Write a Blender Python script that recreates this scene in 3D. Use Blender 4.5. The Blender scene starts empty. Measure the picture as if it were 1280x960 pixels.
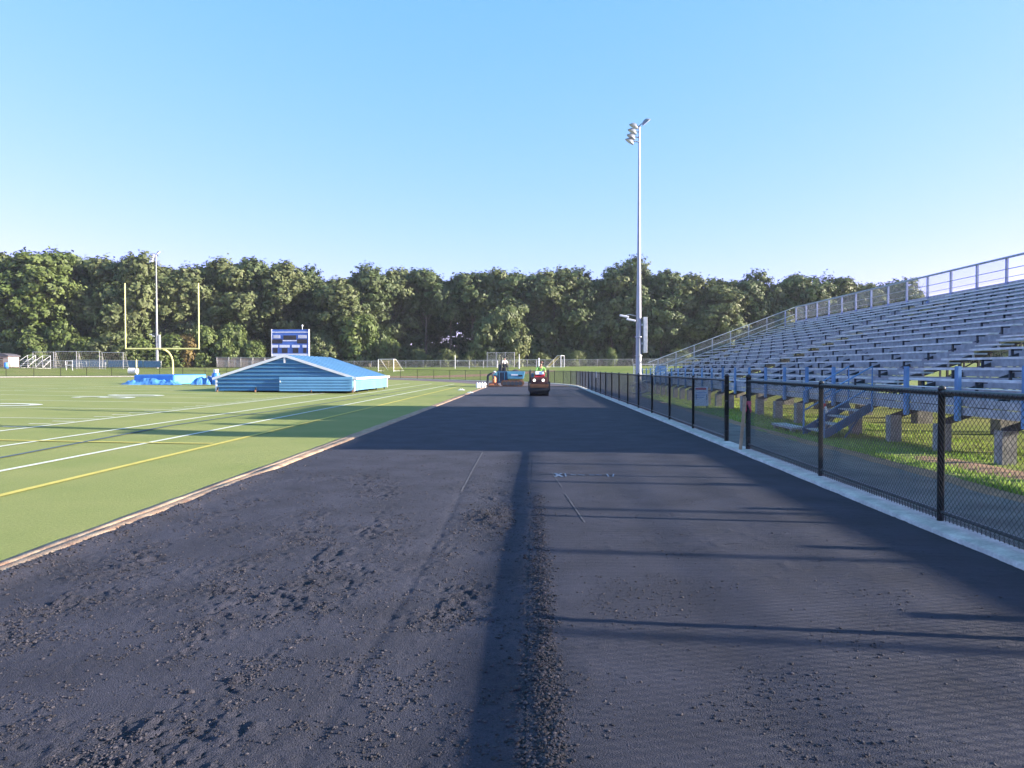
import bpy, bmesh, math, random
import numpy as np
from mathutils import Vector, Matrix
random.seed(7)
rng = np.random.default_rng(11)
S = bpy.context.scene
COL = S.collection
R = math.radians
H = 1.5                       # eye height
YAW = 0.03                    # the camera looks a little to the left of the track

# ------------------------------------------------------------------ materials
def pm(name, col, rough=0.6, metal=0.0, var=0.0, scale=4.0, bump=0.0, bscale=60.0, col2=None, spec=0.5,
       island=0.0, detail=6.0, fine=None):
    m = bpy.data.materials.new(name); m.use_nodes = True
    nt = m.node_tree; b = nt.nodes['Principled BSDF']
    b.inputs['Base Color'].default_value = (*col, 1); b.inputs['Roughness'].default_value = rough
    b.inputs['Metallic'].default_value = metal; b.inputs['Specular IOR Level'].default_value = spec
    tc = nt.nodes.new('ShaderNodeTexCoord')
    if var > 0 or col2:
        n = nt.nodes.new('ShaderNodeTexNoise'); n.inputs['Scale'].default_value = scale; n.inputs['Detail'].default_value = detail
        nt.links.new(tc.outputs['Object'], n.inputs['Vector'])
        r = nt.nodes.new('ShaderNodeValToRGB')
        c2 = col2 or tuple(c*(1+var) for c in col); c1 = col if col2 else tuple(c*(1-var) for c in col)
        r.color_ramp.elements[0].position = .34; r.color_ramp.elements[1].position = .66
        r.color_ramp.elements[0].color = (*c1, 1); r.color_ramp.elements[1].color = (*c2, 1)
        nt.links.new(n.outputs['Fac'], r.inputs['Fac'])
        out = r.outputs['Color']
        if island > 0:
            g = nt.nodes.new('ShaderNodeNewGeometry'); mr = nt.nodes.new('ShaderNodeMapRange')
            mr.inputs['To Min'].default_value = 1-island; mr.inputs['To Max'].default_value = 1+island
            nt.links.new(g.outputs['Random Per Island'], mr.inputs['Value'])
            mx = nt.nodes.new('ShaderNodeVectorMath'); mx.operation = 'SCALE'
            nt.links.new(out, mx.inputs[0]); nt.links.new(mr.outputs['Result'], mx.inputs['Scale']); out = mx.outputs['Vector']
        nt.links.new(out, b.inputs['Base Color'])
    if fine:
        sc_, am_ = fine; n3 = nt.nodes.new('ShaderNodeTexNoise'); n3.inputs['Scale'].default_value = sc_; n3.inputs['Detail'].default_value = 5; n3.inputs['Roughness'].default_value = .7
        nt.links.new(tc.outputs['Object'], n3.inputs['Vector']); m3 = nt.nodes.new('ShaderNodeMapRange'); m3.inputs['From Min'].default_value = .3; m3.inputs['From Max'].default_value = .7
        m3.inputs['To Min'].default_value = 1-am_; m3.inputs['To Max'].default_value = 1+am_; nt.links.new(n3.outputs['Fac'], m3.inputs['Value'])
        v3 = nt.nodes.new('ShaderNodeVectorMath'); v3.operation = 'SCALE'; nt.links.new(m3.outputs['Result'], v3.inputs['Scale'])
        lk = b.inputs['Base Color'].links
        if lk: nt.links.new(lk[0].from_socket, v3.inputs[0])
        else: v3.inputs[0].default_value = col
        nt.links.new(v3.outputs['Vector'], b.inputs['Base Color'])
    if bump > 0:
        n2 = nt.nodes.new('ShaderNodeTexNoise'); n2.inputs['Scale'].default_value = bscale; n2.inputs['Detail'].default_value = 8
        nt.links.new(tc.outputs['Object'], n2.inputs['Vector'])
        bp = nt.nodes.new('ShaderNodeBump'); bp.inputs['Strength'].default_value = bump; bp.inputs['Distance'].default_value = .02
        nt.links.new(n2.outputs['Fac'], bp.inputs['Height']); nt.links.new(bp.outputs['Normal'], b.inputs['Normal'])
    return m

def leaf_mat(name, c1, c2, isl=.28):
    m = pm(name, c1, .55, 0, .1, .18, 0, 0, c2, .3, isl)
    b = m.node_tree.nodes['Principled BSDF']
    tr = m.node_tree.nodes.new('ShaderNodeBsdfTranslucent'); mix = m.node_tree.nodes.new('ShaderNodeMixShader')
    mix.inputs['Fac'].default_value = .22
    lk = b.inputs['Base Color'].links[0].from_socket
    m.node_tree.links.new(lk, tr.inputs['Color'])
    out = m.node_tree.nodes['Material Output']
    m.node_tree.links.new(b.outputs[0], mix.inputs[1]); m.node_tree.links.new(tr.outputs[0], mix.inputs[2])
    m.node_tree.links.new(mix.outputs[0], out.inputs['Surface'])
    return m

M = {}
M['asphalt'] = pm('fresh_asphalt', (.0415,.0425,.062), .82, 0, .2, 1.6, 1.0, 150, spec=.25, fine=(85, .38))
M['asphalt_old'] = pm('old_asphalt', (.06,.058,.06), .85, 0, .2, .8, .5, 90)
M['crumb'] = pm('loose_asphalt', (.045,.0415,.050), .8, 0, .25, 9, .5, 160, island=.55, spec=.3)
M['track_old'] = pm('worn_track', (.11,.085,.09), .9, 0, .15, .3, .2, 40)
M['turf'] = pm('artificial_turf', (.200,.236,.078), .9, 0, .1, .5, .5, 300, col2=(.246,.264,.098), spec=.12, fine=(38, .2))
M['turf_worn'] = pm('worn_turf', (.27,.27,.13), .95, 0, .12, 3, .5, 120, spec=.1)
M['white_line'] = pm('white_line', (.6,.63,.54), .85, 0, .08, 8, .3, 140, spec=.1)
M['yellow_line'] = pm('yellow_line', (.52,.45,.12), .85, 0, .08, 8, .3, 140, spec=.1)
M['blue_line'] = pm('blue_line', (.09,.13,.16), .85, 0, .1, 8, .3, 140, spec=.1)
M['kerb_l'] = pm('edge_strip', (.25,.145,.095), .9, 0, .3, 5, .6, 60, col2=(.40,.30,.21), fine=(40, .25))
M['kerb_r'] = pm('concrete_kerb', (.40,.39,.37), .9, 0, .2, 5, .6, 60, col2=(.6,.58,.54), fine=(30, .2))
M['path'] = pm('path_asphalt', (.115,.112,.108), .85, 0, .3, 1.5, .6, 120, fine=(45, .3))
M['dirt'] = pm('bare_dirt', (.26,.15,.09), .95, 0, .25, 4, .6, 60)
M['grass'] = pm('grass', (.15,.20,.04), .9, 0, .1, .22, .9, 30, col2=(.20,.22,.07), spec=.15)
M['blade'] = pm('grass_blades', (.2,.33,.05), .7, 0, .1, 1.2, 0, 0, col2=(.3,.4,.09), spec=.25, island=.35)
M['black_fence'] = pm('black_vinyl', (.026,.025,.024), .38, 0, .2, 20)
M['silver'] = pm('galvanised', (.45,.46,.47), .45, .6, .1, 6)
M['pole'] = pm('painted_pole', (.36,.375,.4), .45, .3, .08, 3)
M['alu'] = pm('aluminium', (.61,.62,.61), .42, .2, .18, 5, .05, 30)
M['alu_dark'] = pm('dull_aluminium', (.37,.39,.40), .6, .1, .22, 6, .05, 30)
M['blue_steel'] = pm('blue_steel', (.12,.25,.44), .55, .1, .18, 4)
M['lav_steel'] = pm('blue_railing_post', (.26,.31,.52), .5, .1, .1, 4)
M['dark_steel'] = pm('dark_steel', (.05,.06,.075), .6, .3, .2, 5)
M['concrete'] = pm('concrete_pier', (.29,.28,.26), .9, 0, .25, 6, .5, 40, fine=(25, .2))
M['shed'] = pm('blue_siding', (.047,.165,.31), .45, .1, .12, 1.3, fine=(9, .1))  # front tone, darkened for shade beside the sunlit side-wall copy
M['roof_blue'] = pm('blue_roof_sheet', (.075,.2,.36), .45, .05, .08, 1.0)
M['stair_blue'] = pm('worn_blue_steel', (.045,.10,.2), .6, .1, .25, 5)
M['shed_pale_sunlit'] = pm('pale_and_sunlit_blue', (.14,.33,.5), .4, .05, .08, 1.0)  # paler copy, sunlight painted in for side walls; also panel and press box roof
M['white'] = pm('white_paint', (.78,.79,.8), .5, 0, .06, 3)
M['black'] = pm('black_paint', (.018,.018,.02), .5, 0, .2, 6)
M['rubber'] = pm('drum_steel', (.022,.023,.028), .5, .2, .25, 6, .1, 30)
M['mat_blue'] = pm('vinyl_mat', (.03,.16,.5), .4, 0, .1, 2)
M['mat_sunlit'] = pm('vinyl_mat_sunlit', (.12,.42,.68), .4, 0, .1, 2)  # lighter copy of the mat vinyl, sunlight painted into the colour
M['tarp'] = pm('blue_tarp', (.07,.22,.52), .45, 0, .35, 1.6)
M['yellow'] = pm('yellow_paint', (.72,.69,.28), .45, 0, .05, 2)
M['score'] = pm('scoreboard_blue', (.06,.15,.5), .5, 0, .08, 2)
M['score_w'] = pm('scoreboard_white', (.7,.73,.82), .5, 0, .1, 3)
M['display'] = pm('dark_display', (.02,.017,.02), .35, 0, .2, 3)
M['red'] = pm('red_paint', (.5,.02,.035), .4, 0, .1, 4)
M['maroon'] = pm('oxide_paint', (.12,.045,.04), .6, 0, .25, 5)
M['rust'] = pm('rusty_steel', (.17,.085,.05), .8, .1, .35, 5, .3, 30)
M['teal'] = pm('machine_blue', (.09,.3,.42), .5, 0, .12, 3)
M['navy'] = pm('machine_navy', (.03,.1,.19), .5, 0, .25, 3)
M['orange'] = pm('orange_paint', (.55,.2,.08), .6, 0, .15, 5)
M['lamp_case'] = pm('lamp_case', (.25,.27,.3), .5, .3, .1, 4)
M['lens'] = pm('lamp_lens', (.85,.83,.75), .15)
M['lamp_on'] = pm('headlamp_lit', (.9,.88,.8), .2); _b = M['lamp_on'].node_tree.nodes['Principled BSDF']; _b.inputs['Emission Color'].default_value = (1, .9, .75, 1); _b.inputs['Emission Strength'].default_value = 1.0
M['skin'] = pm('skin', (.45,.25,.17), .6)
M['c_white'] = pm('white_cloth', (.7,.7,.66), .9, 0, .06, 6)
M['c_green'] = pm('lime_cloth', (.22,.5,.12), .9, 0, .08, 6)
M['c_dark'] = pm('dark_cloth', (.035,.04,.055), .9, 0, .2, 6)
M['wood'] = pm('bare_wood', (.36,.27,.18), .85, 0, .25, 7)
M['pink'] = pm('pink_tape', (.72,.08,.16), .5)
M['sign'] = pm('sign_board', (.62,.68,.78), .5, 0, .04, 6)
M['panel_blue'] = pm('pale_blue_panel', (.22,.38,.66), .5, 0, .06, 5)
M['slats'] = pm('privacy_slats', (.3,.23,.19), .8, 0, .25, 2)
M['bark'] = pm('bark', (.1,.08,.06), .95, 0, .3, 3, .5, 12)
M['shed_pink'] = pm('tan_siding', (.5,.36,.3), .7, 0, .08, 3)
M['roof_dark'] = pm('dark_shingle', (.08,.075,.09), .8, 0, .2, 3)
M['plastic_blue'] = pm('blue_plastic', (.04,.2,.6), .45)
M['net'] = pm('net_cord', (.5,.47,.36), .8)
M['net_yellow'] = pm('net_cord_yellow', (.55,.45,.12), .8)
M['spray'] = pm('spray_paint', (.085,.13,.22), .8, 0, .3, 20)
M['chalk'] = pm('chalk_line', (.066,.064,.082), .9, 0, .3, 12)
def see_through(m, fac):
    nt = m.node_tree; b = nt.nodes['Principled BSDF']; tr = nt.nodes.new('ShaderNodeBsdfTranslucent'); mix = nt.nodes.new('ShaderNodeMixShader'); mix.inputs['Fac'].default_value = fac
    nt.links.new(b.inputs['Base Color'].links[0].from_socket, tr.inputs['Color']); nt.links.new(b.outputs[0], mix.inputs[1]); nt.links.new(tr.outputs[0], mix.inputs[2]); nt.links.new(mix.outputs[0], nt.nodes['Material Output'].inputs['Surface'])
see_through(M['blade'], .45)
_h = bpy.data.materials.new('haze_air'); _h.use_nodes = True; _n = _h.node_tree; _n.nodes.clear()
_o = _n.nodes.new('ShaderNodeOutputMaterial'); _v = _n.nodes.new('ShaderNodeVolumePrincipled'); _v.inputs['Density'].default_value = .00021; _v.inputs['Color'].default_value = (.82, .9, 1, 1); _v.inputs['Anisotropy'].default_value = .2
_n.links.new(_v.outputs[0], _o.inputs['Volume']); M['haze_air'] = _h
M['leaf_a'] = leaf_mat('leaves_deep', (.072,.109,.042), (.118,.152,.06))
M['leaf_b'] = leaf_mat('leaves_olive', (.102,.135,.05), (.15,.174,.07))
M['leaf_c'] = leaf_mat('leaves_bright', (.095,.14,.036), (.135,.175,.052))
M['leaf_d'] = leaf_mat('leaves_rust', (.16,.12,.04), (.2,.15,.05))

# ------------------------------------------------------------------ mesh helpers
class MB:
    def __init__(s): s.v = []; s.f = []; s.m = []; s.mats = []
    def mi(s, mat):
        if mat not in s.mats: s.mats.append(mat)
        return s.mats.index(mat)
    def add(s, vs, fs, mat):
        o = len(s.v); k = s.mi(mat)
        s.v += [tuple(v) for v in vs]
        for f in fs: s.f.append(tuple(o+i for i in f)); s.m.append(k)
        return s
    def box(s, x0, x1, y0, y1, z0, z1, mat, rot=None, piv=None):
        vs = [Vector((x, y, z)) for z in (z0, z1) for y in (y0, y1) for x in (x0, x1)]
        if rot is not None:
            p = Vector(piv) if piv else Vector(((x0+x1)/2, (y0+y1)/2, (z0+z1)/2))
            vs = [rot @ (v-p) + p for v in vs]
        return s.add(vs, [(0,2,3,1),(4,5,7,6),(0,1,5,4),(2,6,7,3),(0,4,6,2),(1,3,7,5)], mat)
    def beam(s, a, b, w, h, mat):
        a = Vector(a); b = Vector(b); d = (b-a).normalized()
        up = Vector((0,0,1)) if abs(d.z) < .95 else Vector((0,1,0))
        sx = d.cross(up).normalized(); sz = sx.cross(d)
        vs = [p + sx*i*w/2 + sz*j*h/2 for p in (a, b) for (i, j) in ((-1,-1),(1,-1),(1,1),(-1,1))]
        return s.add(vs, [(3,2,1,0),(4,5,6,7),(0,1,5,4),(1,2,6,5),(2,3,7,6),(3,0,4,7)], mat)
    def tube(s, pts, r, mat, n=8, caps=True):
        pts = [Vector(p) for p in pts]; rs = r if isinstance(r, (list, tuple)) else [r]*len(pts)
        vs = []; fs = []
        pu = None
        for i, p in enumerate(pts):
            d = (pts[min(i+1, len(pts)-1)] - pts[max(i-1, 0)]).normalized()
            if pu is None: pu = Vector((0,0,1)) if abs(d.z) < .9 else Vector((1,0,0))
            sx = d.cross(pu).normalized(); sz = sx.cross(d).normalized(); pu = sz
            for k in range(n):
                a = 2*math.pi*k/n
                vs.append(p + sx*math.cos(a)*rs[i] + sz*math.sin(a)*rs[i])
        for i in range(len(pts)-1):
            for k in range(n):
                fs.append((i*n+k, i*n+(k+1)%n, (i+1)*n+(k+1)%n, (i+1)*n+k))
        if caps:
            fs.append(tuple(range(n-1, -1, -1))); fs.append(tuple((len(pts)-1)*n+k for k in range(n)))
        return s.add(vs, fs, mat)
    def prism(s, poly, axis, a, b, mat):
        """poly: list of 2D points; axis 'y' extrudes (x,z) from y=a to b; 'x' extrudes (y,z); 'z' extrudes (x,y)"""
        def p3(p, t): return {'y': (p[0], t, p[1]), 'x': (t, p[0], p[1]), 'z': (p[0], p[1], t)}[axis]
        n = len(poly); vs = [p3(p, a) for p in poly] + [p3(p, b) for p in poly]
        fs = [tuple(range(n)), tuple(range(2*n-1, n-1, -1))] + [((i+1)%n, i, n+i, n+(i+1)%n) for i in range(n)]
        return s.add(vs, fs, mat)
    def lathe(s, prof, cx, cy, mat, n=14):
        vs = []; fs = []
        for (r, z) in prof:
            for k in range(n):
                a = 2*math.pi*k/n; vs.append((cx+r*math.cos(a), cy+r*math.sin(a), z))
        for i in range(len(prof)-1):
            for k in range(n): fs.append((i*n+k, i*n+(k+1)%n, (i+1)*n+(k+1)%n, (i+1)*n+k))
        fs.append(tuple(range(n-1,-1,-1))); fs.append(tuple((len(prof)-1)*n+k for k in range(n)))
        return s.add(vs, fs, mat)
    def mesh(s, name, smooth=False, fixn=True):
        me = bpy.data.meshes.new(name); me.from_pydata(s.v, [], s.f)
        for m in s.mats: me.materials.append(M[m])
        me.polygons.foreach_set('material_index', s.m)
        if fixn:
            bm = bmesh.new(); bm.from_mesh(me); bmesh.ops.recalc_face_normals(bm, faces=bm.faces); bm.to_mesh(me); bm.free()
        if smooth: me.polygons.foreach_set('use_smooth', [True]*len(me.polygons))
        me.update(); return me
    def obj(s, name, parent=None, smooth=False, loc=None, bevel=0):
        o = bpy.data.objects.new(name, s.mesh(name, smooth)); COL.objects.link(o)
        if parent is not None: o.parent = parent
        if loc: o.location = loc
        if smooth:
            md = o.modifiers.new('split', 'EDGE_SPLIT'); md.split_angle = R(40)
        if bevel:
            bv = o.modifiers.new('bevel', 'BEVEL'); bv.width = bevel; bv.segments = 2; bv.limit_method = 'ANGLE'
        return o

def tag(o, label, cat, group=None):
    o['label'] = label; o['category'] = cat
    if group: o['group'] = group
    return o
def thing(name, label, cat, loc=(0,0,0), rz=0, group=None):
    o = bpy.data.objects.new(name, None); COL.objects.link(o); o.location = loc; o.rotation_euler = (0,0,rz)
    o.empty_display_size = .3
    return tag(o, label, cat, group)
def struct(o, kind='structure'): o['kind'] = kind; return o
def copy_tree(o, parent=None):
    c = o.copy(); COL.objects.link(c)
    if parent is not None: c.parent = parent
    for ch in list(o.children): copy_tree(ch, c)
    return c
def npmesh(name, V, F, mat, parent=None, smooth=False):
    me = bpy.data.meshes.new(name)
    V = np.asarray(V, dtype=np.float32); F = np.asarray(F, dtype=np.int32); k = F.shape[1]
    me.vertices.add(len(V)); me.vertices.foreach_set('co', V.ravel())
    me.loops.add(F.size); me.loops.foreach_set('vertex_index', F.ravel())
    me.polygons.add(len(F)); me.polygons.foreach_set('loop_start', np.arange(0, F.size, k, dtype=np.int32))
    if smooth: me.polygons.foreach_set('use_smooth', np.ones(len(F), dtype=bool))
    me.update(calc_edges=True); me.validate()
    for m in ([mat] if isinstance(mat, str) else mat): me.materials.append(M[m])
    o = bpy.data.objects.new(name, me); COL.objects.link(o)
    if parent is not None: o.parent = parent
    return o
def gridfaces(ny, nx):
    i = np.arange(ny-1)[:, None]*nx + np.arange(nx-1)[None, :]
    i = i.ravel(); return np.stack([i, i+1, i+nx+1, i+nx], 1)

def vnoise(x, y, seed=0):
    xi = np.floor(x).astype(np.int64); yi = np.floor(y).astype(np.int64); fx = x-xi; fy = y-yi
    fx = fx*fx*(3-2*fx); fy = fy*fy*(3-2*fy)
    def h(a, b):
        n = (a*374761393 + b*668265263 + seed*974711) & 0x7fffffff
        n = ((n ^ (n >> 13))*1274126177) & 0x7fffffff
        return ((n ^ (n >> 16)) & 0xffff)/65535.0
    a = h(xi, yi); b = h(xi+1, yi); c = h(xi, yi+1); d = h(xi+1, yi+1)
    return (a*(1-fx)+b*fx)*(1-fy) + (c*(1-fx)+d*fx)*fy
def fbm(x, y, seed=0, octs=4):
    t = 0; a = .5
    for o in range(octs): t = t + a*vnoise(x*2**o, y*2**o, seed+o*17); a *= .5
    return t
def smooth(t): t = np.clip(t, 0, 1); return t*t*(3-2*t)

# ------------------------------------------------------------------ the lie of the land
CX, CY = -40.0, 60.0          # centre of the track's bend
RI, RO, RF = 36.15, 43.6, 43.9
def g(x, y):
    x = np.asarray(x, float); y = np.asarray(y, float)
    crown = .42*np.clip((-x-7)/29, 0, 1)
    d = np.where(y > CY, np.hypot(x-CX, y-CY), np.abs(x-CX)) - 45.5
    s = smooth((y-52)/22)
    return crown + s*(1.75*smooth(d/27)*(1-.24*np.clip((-x-7)/29, 0, 1)) + .011*np.clip(d-27, 0, 400)*np.where(d < 200, 1, 1))
def gz(x, y): return float(g(x, y))
def at(px, py, D):             # a picture point of the 1280 wide photograph taken back to the place at depth D
    X = (px-667)/900*D
    return Vector((X, D+YAW*X, H-(py-461)/900*D))
# ------------------------------------------------------------------ ground
def axis(lo, hi, a, b, step):
    mid = list(np.arange(a, b+.01, step)); l = []; v = a; s = step
    while v > lo: s *= 1.35; v -= s; l.append(v)
    r = []; v = b; s = step
    while v < hi: s *= 1.35; v += s; r.append(v)
    return np.array(l[::-1]+mid+r)
xs = axis(-900, 900, -130, 90, 2.0); ys = axis(-120, 1600, -16, 190, 2.0)
X, Y = np.meshgrid(xs, ys); Z = g(X, Y)
inside = np.where(Y > CY, np.hypot(X-CX, Y-CY), np.abs(X-CX)) < RF+1.5
Z = np.where(inside, Z-.14, Z-.02) + np.where(inside, 0, .03*(fbm(X*.4, Y*.4, 3)-.5))
Z = np.where((X > 3) & (X < 6.2) & (Y < 62), -.14, Z)
struct(npmesh('ground', np.stack([X.ravel(), Y.ravel(), Z.ravel()], 1), gridfaces(len(ys), len(xs)), 'grass', smooth=True))

# grass verge under the stand, uneven
gx = np.arange(5.2, 34, .3); gy = np.arange(-14, 70, .5)
X, Y = np.meshgrid(gx, gy); Z = g(X, Y) + .02 + .05*(fbm(X*1.2, Y*1.2, 5)-.5) - .25*smooth((X-30)/3.5) - .25*smooth((Y-62)/6) - .04*smooth((5.6-X)/.4)
struct(npmesh('grass_verge', np.stack([X.ravel(), Y.ravel(), Z.ravel()], 1), gridfaces(len(gy), len(gx)), 'grass', smooth=True))

# field
def polar_sheet(r0, r1, a0, a1, nr, na, dz):
    r = np.linspace(r0, r1, nr); a = np.linspace(a0, a1, na); A, RR = np.meshgrid(a, r)
    X = CX+RR*np.cos(A); Y = CY+RR*np.sin(A)
    return np.stack([X.ravel(), Y.ravel(), (g(X, Y)+dz).ravel()], 1), gridfaces(nr, na)
def rect_sheet(x0, x1, y0, y1, nx, ny, dz):
    X, Y = np.meshgrid(np.linspace(x0, x1, nx), np.linspace(y0, y1, ny))
    return np.stack([X.ravel(), Y.ravel(), (g(X, Y)+dz).ravel()], 1), gridfaces(ny, nx)
def join(*parts):
    V = []; F = []; o = 0
    for v, f in parts: V.append(v); F.append(f+o); o += len(v)
    return np.concatenate(V), np.concatenate(F)
FV, FF = join(rect_sheet(2*CX+4.0, -4.12, -14, CY, 80, 60, 0), polar_sheet(.05, RI-.27, 0, math.pi, 30, 90, 0))
struct(npmesh('turf_field', FV, FF, 'turf', smooth=True))
struct(npmesh('far_track', *join(polar_sheet(RI+.12, RO-.02, R(4), math.pi, 8, 120, -.006), rect_sheet(2*CX-3.6, 2*CX+3.8, -14, CY, 4, 30, -.006)), 'track_old'))

# painted lines on the field, each sheet 4 mm over the one below
def strip(x0, y0, x1, y1, w, dz):
    n = max(2, int(math.hypot(x1-x0, y1-y0)/1.0)+1); t = np.linspace(0, 1, n)
    dx, dy = x1-x0, y1-y0; L = math.hypot(dx, dy); nx, ny = -dy/L*w/2, dx/L*w/2
    px = x0+dx*t; py = y0+dy*t
    X = np.stack([px+nx, px-nx], 1); Y = np.stack([py+ny, py-ny], 1)
    return np.stack([X.ravel(), Y.ravel(), (g(X, Y)+dz).ravel()], 1), gridfaces(n, 2)
W = []
YL = [19.9+4.572*k for k in range(-6, 10)]
W.append(strip(-12.15, -10, -12.15, 70.2, .12, .012)); W.append(strip(-9.95, -10, -9.95, 70, .11, .012)); W.append(strip(-7.72, -10, -7.72, 70, .11, .012))
for y in YL: W.append(strip(-12.25, y, -60, y, .085, .008))
for y0 in YL[:-1]:
    for k in range(1, 5):
        yy = y0+.9144*k
        W.append(strip(-12.35, yy, -12.95, yy, .10, .008)); W.append(strip(-28.2, yy, -28.8, yy, .10, .008))
W.append(strip(-12.15, 70.2, -60, 70.2, .15, .008))
struct(npmesh('white_field_lines', *join(*W), 'white_line'))
th = np.linspace(-.5, .5, 24)
struct(npmesh('yellow_field_lines', *join(strip(-6.28, -10, -6.28, 66, .12, .012), strip(-6.4, 14.15, -40, 14.15, .11, .016), strip(-6.28, 66, -50, 66, .11, .016)), 'yellow_line'))
bl = [(-8.7, 9.0), (-8.78, 11.8), (-9.0, 14.5), (-9.3, 18.2), (-9.1, 23), (-8.8, 30), (-8.7, 60)]
struct(npmesh('blue_field_line', *join(*[strip(*bl[i], *bl[i+1], .09, .017) for i in range(len(bl)-1)]), 'blue_line'))
# yard numbers read from the near sideline: up is -X, along the line is +Y
def yard_number(txt, xb, yc, h):
    cu = bpy.data.curves.new('yard_number', 'FONT'); cu.body = txt; cu.size = h/.7; cu.align_x = 'CENTER'; cu.space_character = 1.35
    cu.offset = .03
    t = bpy.data.objects.new('tmp', cu); COL.objects.link(t)
    dg = bpy.context.evaluated_depsgraph_get(); me = bpy.data.meshes.new_from_object(t.evaluated_get(dg)); bpy.data.objects.remove(t)
    me.materials.clear(); me.materials.append(M['white_line'])
    for v in me.vertices:
        x, y = v.co.x, v.co.y; v.co = (xb-y, yc+x, gz(xb-y, yc+x)+.018)
    o = bpy.data.objects.new('yard_number', me); COL.objects.link(o); struct(o)
yard_number('30', -18.3, YL[9], 2.6); yard_number('40', -18.1, YL[7], 2.6)
# ------------------------------------------------------------------ fresh asphalt: two passes with a step and a ridge between them
EDGE = -.03
def torn_zone(X, Y):             # where the rake has torn the loose mat
    b = np.exp(-((X+1.75+.05*(Y-5))/.5)**2) + .95*np.exp(-((X+.5)/.26)**2) + .8*np.exp(-((X+3.2-.05*(Y-5))/.35)**2) + .18
    p = smooth((fbm(X*2.1+3, Y*1.5, 33, 3)-.30)/.26)
    return np.clip(b, 0, 1)*p
def asphalt_left(X, Y):
    near = 1-smooth((Y-9.5)/1.5)
    z = -.003 - .019*(1-smooth((Y-8)/4)) + .012*(fbm(X*1.3, Y*.9, 21)-.5)*(.3+.7*near)                     # the roller has been over the far stretch
    clus = torn_zone(X, Y)
    rough = np.clip(fbm(X*11, Y*11, 44, 4)-.52, 0, 1)
    z = z + near*(.12+clus)*rough*.07 + near*.012*(.5+clus)*(fbm(X*26, Y*26, 55, 3)-.5) + near*.010*np.clip(fbm(X*17+5, Y*17, 57, 3)-.56, 0, 1)/.2*(.4+clus) - near*clus*.022*np.clip(fbm(X*8+9, Y*8, 46, 3)-.55, 0, 1)
    z = z - near*.007*np.exp(-((X+.885+.02*np.sin(Y*.8))/.045)**2)     # raked groove
    z = z - .004*near*np.exp(-((X+.93)/.22)**2)
    z = z + (.022+.016*(fbm(X*16, Y*16, 88, 3)-.5))*smooth((X-(EDGE-.15))/.14)*(1-smooth((Y-8)/4))
    torn = fbm(X*13, Y*10, 48, 4); z = z - near*(.15+clus)*.011*smooth((torn-.60)/.035)
    pile = np.exp(-((X+.38)/.26)**2 - ((Y-7.25)/.55)**2)
    z = z + pile*(.03+.10*np.clip(fbm(X*9, Y*9, 61, 4)-.4, 0, 1))
    z = z + .05*np.exp(-((X+3.83)/.14)**2)*(.5+fbm(X*6, Y*3, 71))*near
    return z
def asphalt_right(X, Y):
    z = .006*(fbm(X*1.1, Y*.8, 81)-.5) + .0010*np.sin(Y*70+1.2*fbm(X*2, Y*2, 5))*(1-smooth((Y-6)/4))
    near = 1-smooth((Y-8.3)/1.2)
    z = z + near*.028*np.clip(fbm(X*11, Y*14, 91, 4)-.5, 0, 1)*smooth((fbm(X*.8, Y*1.1, 92, 3)-.34)/.2) + near*.003*(fbm(X*28, Y*28, 99, 3)-.5)
    ridge = np.exp(-((X-.05-.012*np.sin(Y*3))/.07)**2)
    z = z + near*ridge*(.002+.034*np.clip(fbm(X*15, Y*15, 95, 4)-.3, 0, 1)*(.5+1.0*vnoise(X*2, Y*2.3, 96)))
    return z
def mat_grid(x0, x1, y0, y1, sx, sy, fn):
    X, Y = np.meshgrid(np.linspace(x0, x1, int((x1-x0)/sx)+2), np.arange(y0, y1+sy*.5, sy))
    return np.stack([X.ravel(), Y.ravel(), fn(X, Y).ravel()], 1), gridfaces(*X.shape)
lx = -4.0+.14
struct(npmesh('loose_mat_of_asphalt', *join(mat_grid(lx, EDGE, 1.7, 5.6, .0105, .011, asphalt_left), mat_grid(lx, EDGE, 5.6, 14, .0175, .02, asphalt_left), mat_grid(lx, EDGE, 14, 61.2, .2, .4, asphalt_left), mat_grid(lx, EDGE, -12, 1.7, .2, .4, asphalt_left)), 'asphalt', smooth=True))
rv, rf = join(mat_grid(EDGE, 3.68, 1.7, 14, .02, .02, asphalt_right), mat_grid(EDGE, 3.68, 14, 61.2, .17, .4, asphalt_right), mat_grid(EDGE, 3.68, -12, 1.7, .17, .4, asphalt_right))
yy = np.concatenate([np.arange(-12, 1.7, .2), np.arange(1.7, 14, .02), np.arange(14, 61.3, .3)])
wob = EDGE-.03*(fbm(yy*5, yy*0, 7)-.3)
sv = np.stack([np.stack([np.full_like(yy, EDGE), yy, asphalt_right(np.full_like(yy, EDGE), yy)], 1), np.stack([wob-.02, yy, np.full_like(yy, -.05)], 1)], 1).reshape(-1, 3)
rv, rf = join((rv, rf), (sv, gridfaces(len(yy), 2)))
struct(npmesh('rolled_mat_of_asphalt', rv, rf, 'asphalt', smooth=True))

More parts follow.
